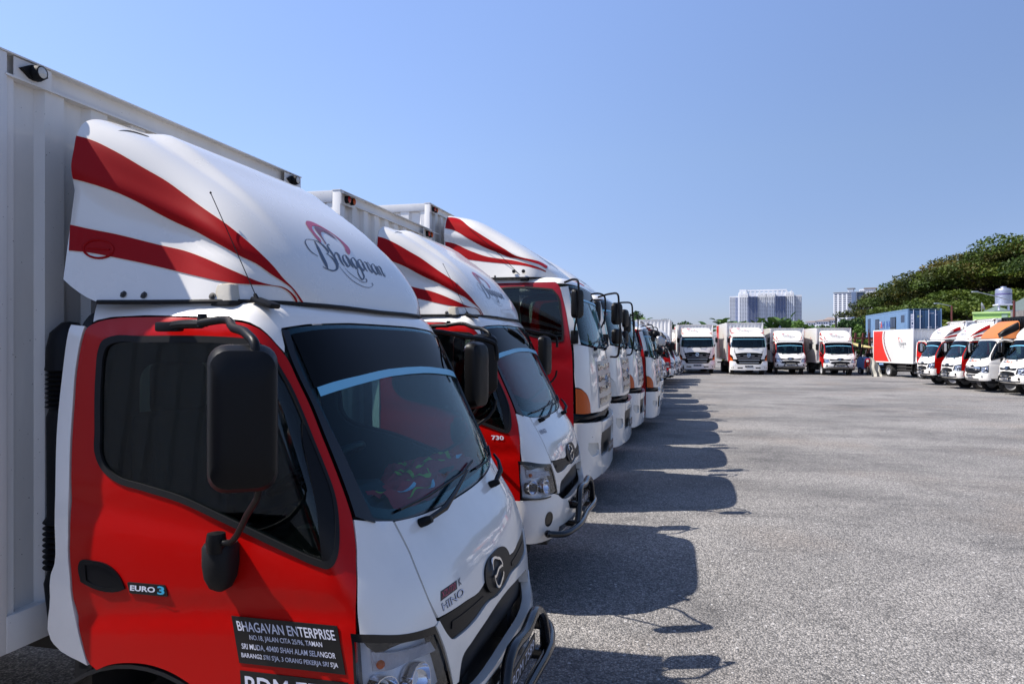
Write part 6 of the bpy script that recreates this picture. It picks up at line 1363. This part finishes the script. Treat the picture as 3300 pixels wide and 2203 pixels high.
def build_background():
    build_apartments(); build_tower(); build_lowrise(); build_container(); build_green_house(); forklift(); motorbike(); scaffolding_stack(); tarp()
    lamp_post(3067, 66, 985, 'dark red lamp post with short pale arm, behind the box trucks', -1.2)
    lamp_post(3268, 52, 968, 'dark red lamp post with long arm in front of the water tank', -2.6, rise=.6)
    lamp_post(2694, 60, 1020, 'slim dark lamp post with flat head behind the third facing truck', .5, col=CHAS, head=CHAS, rise=.12)
    # rain trees: a wall of spreading crowns rising to the right
    for i, (px, Z, yt, r, mt_, n, lb) in enumerate(((2930, 120, 1000, 8.5, RAINLEAF, 9000, 'lowest spreading tree, at the left end of the tree wall beside the glass tower'), (2990, 112, 955, 10, RAINLEAF, 12000, 'brownish crowned spreading tree rising behind the left end of the blue container'), (3060, 104, 905, 10.5, RAINLEAF, 14000, 'broad olive spreading tree directly above the blue container doors'), (3150, 96, 862, 11, RAINLEAF2, 16000, 'fresh green spreading tree above the red lamp post'), (3235, 90, 815, 11.5, RAINLEAF, 18000, 'tall dark crowned spreading tree left of the water tank'), (3330, 84, 780, 11.5, RAINLEAF, 18000, 'tallest spreading tree, cut by the right picture edge above the water tank'), (3430, 80, 752, 12, RAINLEAF2, 14000, 'spreading tree running out of the picture at the upper right corner'))):
        x, y = view(px, Z); rain_tree(x, y, 2.13+(1112.7-yt)*Z/2388+.3, r, lb, 11+i, mt_, int(n*3.4), .17)
    for i, (px, Z, yt, r, lb) in enumerate(((2990, 92, 1000, 8, 'lower leafy tree filling the gap behind the blue container'), (3060, 84, 960, 8, 'lower leafy tree behind the red lamp post'), (3160, 78, 940, 8, 'lower leafy tree behind the green building roof'), (3290, 76, 930, 9, 'lower leafy tree behind the water tank'))):
        x, y = view(px, Z); rain_tree(x, y, 2.13+(1112.7-yt)*Z/2388, r, lb, 31+i, RAINLEAF2, 22000, .17, 'leafy_tree')
    # plants behind the facing trucks
    for i, (px, Z, yt, nl, L_, lb) in enumerate(((2330, 62, 1028, 10, 1.7, 'banana plant whose leaves stand up between the first two facing trucks'), (2262+20, 60, 1040, 7, 1.6, 'dark banana plant with torn leaves left of the second facing truck'), (2362, 61, 1042, 8, 2.0, 'banana plant drooping over the second facing truck'), (2440, 62, 1040, 7, 1.7, 'banana plant just right of the blue glass bay of the apartments'), (2494, 62, 1034, 9, 2.0, 'banana plant with tall leaf tips over the third facing truck'), (2532, 60, 1032, 9, 2.0, 'banana plant right of centre behind the third facing truck'), (2562, 62, 1040, 7, 1.5, 'small banana plant beside the feathery bright shrub'), (2622, 58, 1050, 5, 1.6, 'pale green upright banana leaf in the gap between third and fourth facing truck'), (2065, 66, 1035, 6, 1.8, 'banana plant above the pale container at the end of the left row'))):
        x, y = view(px, Z); banana_plant(x, y, 2.13+(1112.7-yt)*Z/2388-1.0, lb, 51+i, nl, L_)
    for i, (px, Z, yt, r, mt_, n, lb) in enumerate(((2155, 64, 1052, 1.8, DKLEAF, 4500, 'dark green bush at the far left behind the first facing truck'), (2035, 75, 1012, 1.8, DKLEAF, 5000, 'dark flat topped tree behind the mirrors of the left row'), (2420, 66, 1052, 1.7, SHRUB, 4500, 'bright green shrub behind the second facing truck'), (2568, 57, 1042, 1.2, SHRUB, 5200, 'feathery bright green shrub behind the third facing truck'), (2605, 60, 1056, 1.0, SHRUB, 2600, 'small light shrub left of the slim lamp post'), (2675, 63, 1052, 1.1, DKLEAF, 4200, 'rounded dark shrub just left of the slim lamp post'), (2732, 62, 1033, 1.35, DKLEAF, 7500, 'large rounded glossy bush behind the fourth facing truck'), (2772, 60, 1068, .8, SHRUB, 3000, 'light green shrub in front of the blue container end'), (2480, 70, 1060, 2.8, SHRUB, 4200, 'wide low shrub below the banana leaves'), (2690, 70, 1062, 2.4, SHRUB, 3600, 'wide low shrub behind the last two facing trucks'))):
        x, y = view(px, Z); bush('shrub', x, y, 2.13+(1112.7-yt)*Z/2388+.2, r, lb, 71+i, mt_, int(n*.8), .12)
    # boundary hedge and fence far behind
    x0, y0 = view(1900, 80); x1, y1 = view(3500, 80)
build_ground()
G_LEFT = 'trucks parked side by side in the left row'
def sticker(t, K, lines, s0=-.39, z0=1.19, w=.395, h=.16, ps='', left=False):
    fn = on(CABA, s0, z0, .003, left)
    def flip(a, b, d=0): return fn(a, b, d) if not left else fn(w-a-w, b, d)
    o = part((K, 'stk'), lambda: M().prism([(0, -h), (w, -h), (w, 0), (0, 0)], lambda a, b, d: on(CABA, s0, z0, .0, False)(a, b, d), .0005, .003, .03), 'address_sticker', PBLACK, t)
    def tx():
        m = M(); f = on(CABA, s0, z0, .0048)
        for (txt, x, y, ww, hh) in lines: text_on(m, txt, lambda a, b: f(x+a, y+b), w=ww, h=hh, bold=.012)
        return m
    part((K, 'stktx'), tx, 'address_lettering', PWHITE, o)
    return o
L1 = [('BHAGAVAN ENTERPRISE', .015, -.048, .37, .034), ('NO.18, JALAN CITA 25/96, TAMAN', .055, -.080, .275, .022), ('SRI MUDA, 40400 SHAH ALAM SELANGOR', .019, -.112, .355, .022), ("BARANG2 S'RI S'JA, 3 ORANG PEKERJA SRI S'JA", .014, -.143, .365, .021)]
def plate_sticker(t, K, txt):
    o = part((K, 'pst'), lambda: M().prism([(0, -.10), (.40, -.10), (.40, 0), (0, 0)], lambda a, b, d: on(CABA, -.39, 1.004, .0)(a, b, d), .0005, .003, .03), 'number_sticker', PBLACK, t)
    part((K, 'pstx', txt), lambda: text_on(M(), txt, lambda a, b: on(CABA, -.39, 1.004, .0048)(.018+a, -.085+b), w=.36, h=.07, bold=.015), 'number_lettering', PWHITE, o)
T1 = truckA('box_truck', (-.85, 3.28, 0), 0, box='corrugated', full_label='nearest truck, red door with EURO 3 badge and white address sticker, red striped roof fairing', group=G_LEFT, plate='BDM 7589', box_kw={'w': 2.21})
snorkel(T1)
sticker(T1, 'T1', L1); plate_sticker(T1, 'T1', 'BDM 7589')
def badge_euro(t):
    o = part(('euro3',), lambda: M().prism(rrect(.160, .040, .006, cx=.08, cy=.02), lambda a, b, d: on(CABA, -.792, 1.236)(a, b, d), .0, .004), 'euro_badge', PBLACK, t)
    part(('euro3t',), lambda: text_on(M(), 'EURO', lambda a, b: on(CABA, -.792, 1.236, .0055)(.006+a, .011+b), w=.108, h=.020, bold=.03, shear=.2), 'euro_lettering', PWHITE, o)
    part(('euro3n',), lambda: text_on(M(), '3', lambda a, b: on(CABA, -.792, 1.236, .0055)(.120+a, .006+b), w=.034, h=.030, bold=.03, shear=.15), 'euro_numeral', PBLUE, o)
badge_euro(T1)
def hood_badge(t, txt='HINO', model='XZU720', suf='K', s0=.645, z0=1.14):
    f = on(CABA, s0, z0, .0)
    if model:
        part(('modelback',), lambda: M().prism([(.0, .036), (.135, .036), (.150, .064), (.022, .066)], lambda a, b, d: f(a, b, d), .0, .0012, .03), 'model_badge', PBLACK, t)
        o = part(('modeltx', model), lambda: text_on(M(), model, lambda a, b: f(.016+a, .041+b, .002), w=.118, h=.021, bold=.01, shear=.35), 'model_lettering', CRIM, t)
        part(('modelk', suf), lambda: text_on(M(), suf, lambda a, b: f(.152+a, .040+b, .002), w=.026, h=.024, bold=.01, shear=.3), 'model_suffix', NAVY, t)
    def hino():
        m = M(); text_on(m, txt, lambda a, b: f(.0+a, .0+b, .001), w=.175, h=.028, bold=.035); return m
    o = part(('hinob', txt), hino, 'maker_lettering', PBLACK, t)
    part(('hinoi', txt), lambda: text_on(M(), txt, lambda a, b: f(.001+a, .0015+b, .0024), w=.173, h=.025, bold=-.004), 'maker_lettering_face', PWHITE, t)
hood_badge(T1)
T2 = truckA('box_truck', (-1.03, 6.51, .08), 0, box='corrugated', full_label='second truck from the camera, red door badged 730, bull bar with ball ends', group=G_LEFT, plate='VDV 3019', box_kw={'w': 2.14, 'z1': 3.30, 'x0': -1.70, 'lamps': 'hooded'})
T0 = truckA('box_truck', (-.95, -2.45, 0), 0, box='corrugated', full_label='red door truck beside the camera, seen only as a reflection in the nearest door window', group=G_LEFT, plate='BDM 6112', box_kw={'w': 2.14})
BK = {'x0': -2.05}
def B(i, x, y, z, lab, **k): return truckB('box_truck', (x, y, z), 0, full_label=lab, group=G_LEFT, **k)
T3 = B(3, -1.12, 9.92, .15, door=RED2, lab= 'third truck, tall cab with red door and big amber corner lamp, scraped white bumper', plate='BJV 9120')
T4 = B(4, -1.10, 13.03, .15, 'fourth truck, tall white faced cab with clear corner lamp and large twin mirrors', lamp='clear', mirrors='big', plate='BHE 3312')
T5 = B(5, -1.05, 16.05, .15, 'fifth truck, tall white cab whose face just shows behind the clear lamped truck', lamp='amber', mirrors='small', sc3=(1, 1, .97))
T6 = B(6, -.80, 18.55, .15, 'sixth truck, lower cab with red side, amber corner lamp and two front mirrors', mirrors='round', sc3=(.95, .95, .86))
T7 = B(7, -.98, 21.35, .15, 'seventh truck, white faced tall cab right behind the low red sided one', lamp='clear', mirrors='big', sc3=(.98, .98, .90))
T8 = B(8, -.92, 23.9, .15, 'eighth truck, white cab with bright amber corner lamp past the round mirrors', mirrors='round', door=WHITE, sc3=(.98, .98, .86))
T9 = B(9, -1.25, 26.6, .15, 'ninth truck, white cab almost hidden behind the amber lamped one', lamp='clear', mirrors='round', sc3=(.98, .98, .9))
T10 = B(10, -1.45, 29.6, .15, 'tenth truck, white faced cab in the far crowded part of the left row', lamp='clear', mirrors='small', sc3=(.98, .98, .88))
A_ = lambda x, y, lab, **k: truckA('box_truck', (x, y, .13), 0, box='corrugated', full_label=lab, group=G_LEFT, box_kw={'w': 2.14, 'lamps': 'hooded', 'x0': -1.70}, **k)
T11 = A_(-1.65, 32.7, 'eleventh truck, small cab set back just before the three red door trucks')
T12 = A_(-1.15, 35.5, 'first of the red door trucks at the far end of the left row', )
T13 = A_(-.75, 38.2, 'second of the red door trucks at the far end of the left row')
T14 = A_(-.60, 40.9, 'third of the red door trucks at the far end of the left row')
T15 = A_(-.55, 43.7, 'last red door truck of the left row, next to the first facing truck')
for T in (T12, T13, T14, T15): sticker(T, 'T1', L1); plate_sticker(T, 'T1', 'BDM 7589')
f2 = on(CABA, .63, 1.335, .003)
part(('hino2',), lambda: text_on(M(), 'HINO', lambda a, b: f2(a, b), w=.15, h=.032, bold=.03), 'maker_lettering', GREYP, T2)
f3 = on(CABA, -.10, 1.325, .004)
part(('730',), lambda: text_on(M(), '730', lambda a, b: f3(a, b), w=.10, h=.034, bold=.03, shear=.2), 'model_lettering', PWHITE, T2)
# end row, facing the camera
GF = 'trucks facing the camera at the far end of the yard'
FK = {'style': 'panel', 'lamps': None, 'logo': True, 'red': True, 'front_mat': BOXW}
truckB('box_truck', (.42, 53.6, .10), R(-90+3.5), face='slats', full_label='first facing truck, white cab with dark slatted grille, left of the facing row', group=GF, plate='VEF 4055', box_kw=FK | {'x0': -2.05, 'z1': 3.66, 'w': 2.5, 'ln': 6.5}, sc3=(1, 1, .97))
truckB('box_truck', (3.78, 52.3, .08), R(-90+4), face='slats', full_label='second facing truck, tall white cab with grey slatted grille and black mirrors', group=GF, plate='VEJ 9801', box_kw=FK | {'x0': -2.05, 'z1': 3.76, 'w': 2.5, 'ln': 6.5}, sc3=(1, 1, .97))
truckA('box_truck', (6.55, 53.2, .12), R(-90+2), fairing='visor', box='panel', full_label='third facing truck, small white cab between the two tall cabs and the last one', group=GF, plate='VFR 238', box_kw={k: v for k, v in FK.items() if k != 'style'} | {'z1': 3.22, 'z0': .85, 'ln': 4.6, 'w': 2.26})
truckA('box_truck', (9.55, 52.5, .10), R(-90+5), fairing='visor', box='panel', full_label='fourth facing truck, small white cab at the right end beside the rusty rack', group=GF, plate='VFR 512', box_kw={k: v for k, v in FK.items() if k != 'style'} | {'z1': 3.22, 'z0': .85, 'ln': 4.6, 'w': 2.26})
truckA('box_truck', (-2.55, 49.6, .12), R(-90), fairing=None, box='corrugated', full_label='pale ribbed container truck standing behind the end of the left row', group=GF, plate='BGN 830', box_kw={'z1': 3.78, 'z0': 1.15, 'ln': 5.5, 'w': 2.3, 'lamps': None})
truckA('box_truck', (-2.1, 58.5, .10), R(-90+1), fairing='visor', box='panel', full_label='box truck hidden behind the first facing truck, only its red cornered box showing', group=GF, plate='VFR 700', box_kw={k: v for k, v in FK.items() if k != 'style'} | {'z1': 3.3, 'z0': .85, 'ln': 4.6})
GR = 'trucks parked on the right side of the yard'
x, y = view(3040, 43.0)
truckA('box_truck', (x+.2, y, .12), R(-75), fairing=None, box='panel', full_label='truck whose white box with red wavy end carries the script logo, cab hidden', group=GR, plate='VDA 71', box_kw={'lamps': None, 'logo': True, 'red': True, 'front_mat': BOXW, 'z1': 3.0, 'z0': .90, 'ln': 4.7})
for (px, Z, k, lab) in ((2971, 37.8, 'a', 'leftmost right side truck with red door and square striped fairing'), (3051, 34.4, 'b', 'second right side truck, red door and long sloped striped fairing'), (3132, 32.0, 'c', 'right side truck with orange and black fairing and white door'), (3245, 29.6, 'd', 'right side truck cut by the picture edge, white door and white fairing')):
    x, y = view(px, Z); rz = R(180+4)
    if k in 'ab': t = truckA('box_truck', (x, y, .12), rz, fairing='visor' if k == 'a' else 'hump', box='corrugated', full_label=lab, group=GR, plate='BPE 2910', box_kw={'w': 2.14, 'lamps': 'hooded'}); 
    elif k == 'c': t = truckA('box_truck', (x, y, .12), rz, door=WHITE, fairing='orange', box='black', face='bars', fair_mat=mat('orange_paint', (.48, .15, .035), .45), full_label=lab, group=GR, plate='VCD 6604', film=False, box_kw={'w': 2.14, 'lamps': None})
    else: t = truckA('box_truck', (x, y, .12), rz, door=WHITE, fairing='plain', box='black', full_label=lab, group=GR, plate='VCK 1198', box_kw={'w': 2.14, 'lamps': None})
    if k == 'd': fairing_parts(t, 'FA', FA, WHITE2, stripes=False, logo=False)
    if k == 'c': 
        def band():
            m = M(); bv = fair_bvh('FO', FO)
            def f(u, v): 
                x_ = FO.xf-.12-(FO.xf-FO.xr-.14)*v; return snap(bv, FO.pt(x_, -.50-.49*u), .004)
            return m.grid(f, 14, 30)
        part(('FO', 'band'), band, 'black_flank', BLK, t); part(('FO', 'band2'), lambda: band().mirror(), 'black_flank', BLK, t)
    if k in 'cd':
        fn = on(CABA, .70, 1.30, .003)
        part(('food',), lambda: text_on(M(), 'Food', lambda a, b: fn(a, b), w=.22, h=.11, shear=.2, bold=.02), 'company_lettering', NAVY, t)
        part(('bee',), lambda: text_on(M(), 'Bee', lambda a, b: fn(.23+a, b), w=.20, h=.11, bold=.02), 'company_lettering', AMBER, t)
    if k in 'ab':
        # address stickers on the left door
        def lst():
            m = M().prism([(0, -.26), (.42, -.26), (.42, 0), (0, 0)], lambda a, b, d: on(CABA, -.40, 1.15, .0, True)(a, b, d), .0005, .003, .05); return m
        o = part(('lst',), lst, 'address_sticker', PBLACK, t)
        def ltx():
            m = M(); f = on(CABA, -.40, 1.15, .005, True)
            for i, (tx, hh) in enumerate((('BHAGAVAN ENTERPRISE', .03), ('NO.18, JALAN CITA 25/96', .02), ('SHAH ALAM SELANGOR', .02), ('BPE 2910', .07))): text_on(m, tx, lambda a, b: f(.02+a, -.05-.035*i-(.05 if i == 3 else 0)+b), w=.38, h=hh, bold=.01)
            return m
        part(('ltx',), ltx, 'address_lettering', PWHITE, o)
build_background()

# ---- things inside the cabs
def jersey(parent_loc, cut=1.0):
    ox, oy, oz = parent_loc
    def hgt(u, v): return .035*noise.noise(Vector((u*5, v*7, 2)))+.02*noise.noise(Vector((u*13, v*15, 5)))+.03*math.exp(-((u-.45)/.2)**2-((v-.5)/.3)**2)
    def f(u, v):
        y = -.42+1.22*u; x = -.32-.30*v+.05*math.sin(u*7); return (ox+x, oy+y, oz+1.505-.05*max(0, .25-v)/.25+hgt(u, v)-(.12*max(0, u-.93)/.07))
    m = M().grid(f, 60, 24); me = m.mesh('jersey', 80)
    o = tag(link('folded_jersey', me, mat('jersey_red_cloth', (.78, .02, .03), .85, bump=.3, bscale=160)), 'crumpled red jersey with yellow and white trim on the dashboard of the nearest truck', 'jersey')
    def rib(pts, w, name, mt):
        V, F = ribbon(pts, [w*k for k in [.4]+[1]*(len(pts)-2)+[.4]], 6)
        link(name, M().add([tuple(Vector(f(a, b))+Vector((0, 0, .004))) for a, b in V], F).raw('r'), mt, o)
    Y_ = mat('jersey_yellow_trim', (.50, .46, .03), .8)
    for P, w in (([(.30, .9), (.36, .6), (.33, .35), (.42, .2), (.5, .3)], .035), ([(.38, .75), (.48, .62), (.60, .58), (.72, .66), (.8, .5)], .05), ([(.42, .45), (.55, .38), (.66, .42), (.78, .30)], .04), ([(.50, .8), (.58, .72), (.64, .8), (.70, .9)], .025), ([(.05, .5), (.12, .42), (.2, .45), (.26, .3)], .02), ([(.1, .15), (.2, .22), (.3, .1)], .02), ([(.84, .8), (.9, .6), (.88, .4)], .03)): rib(P, w, 'yellow_trim', Y_)
    for P, w in (([(.10, .30), (.16, .26), (.22, .28)], .06), ([(.24, .10), (.28, .08), (.33, .12)], .05), ([(.86, .25), (.92, .35), (.95, .5)], .05)): rib(P, w, 'white_trim', PWHITE)
jersey((-.85, 3.28, 0))
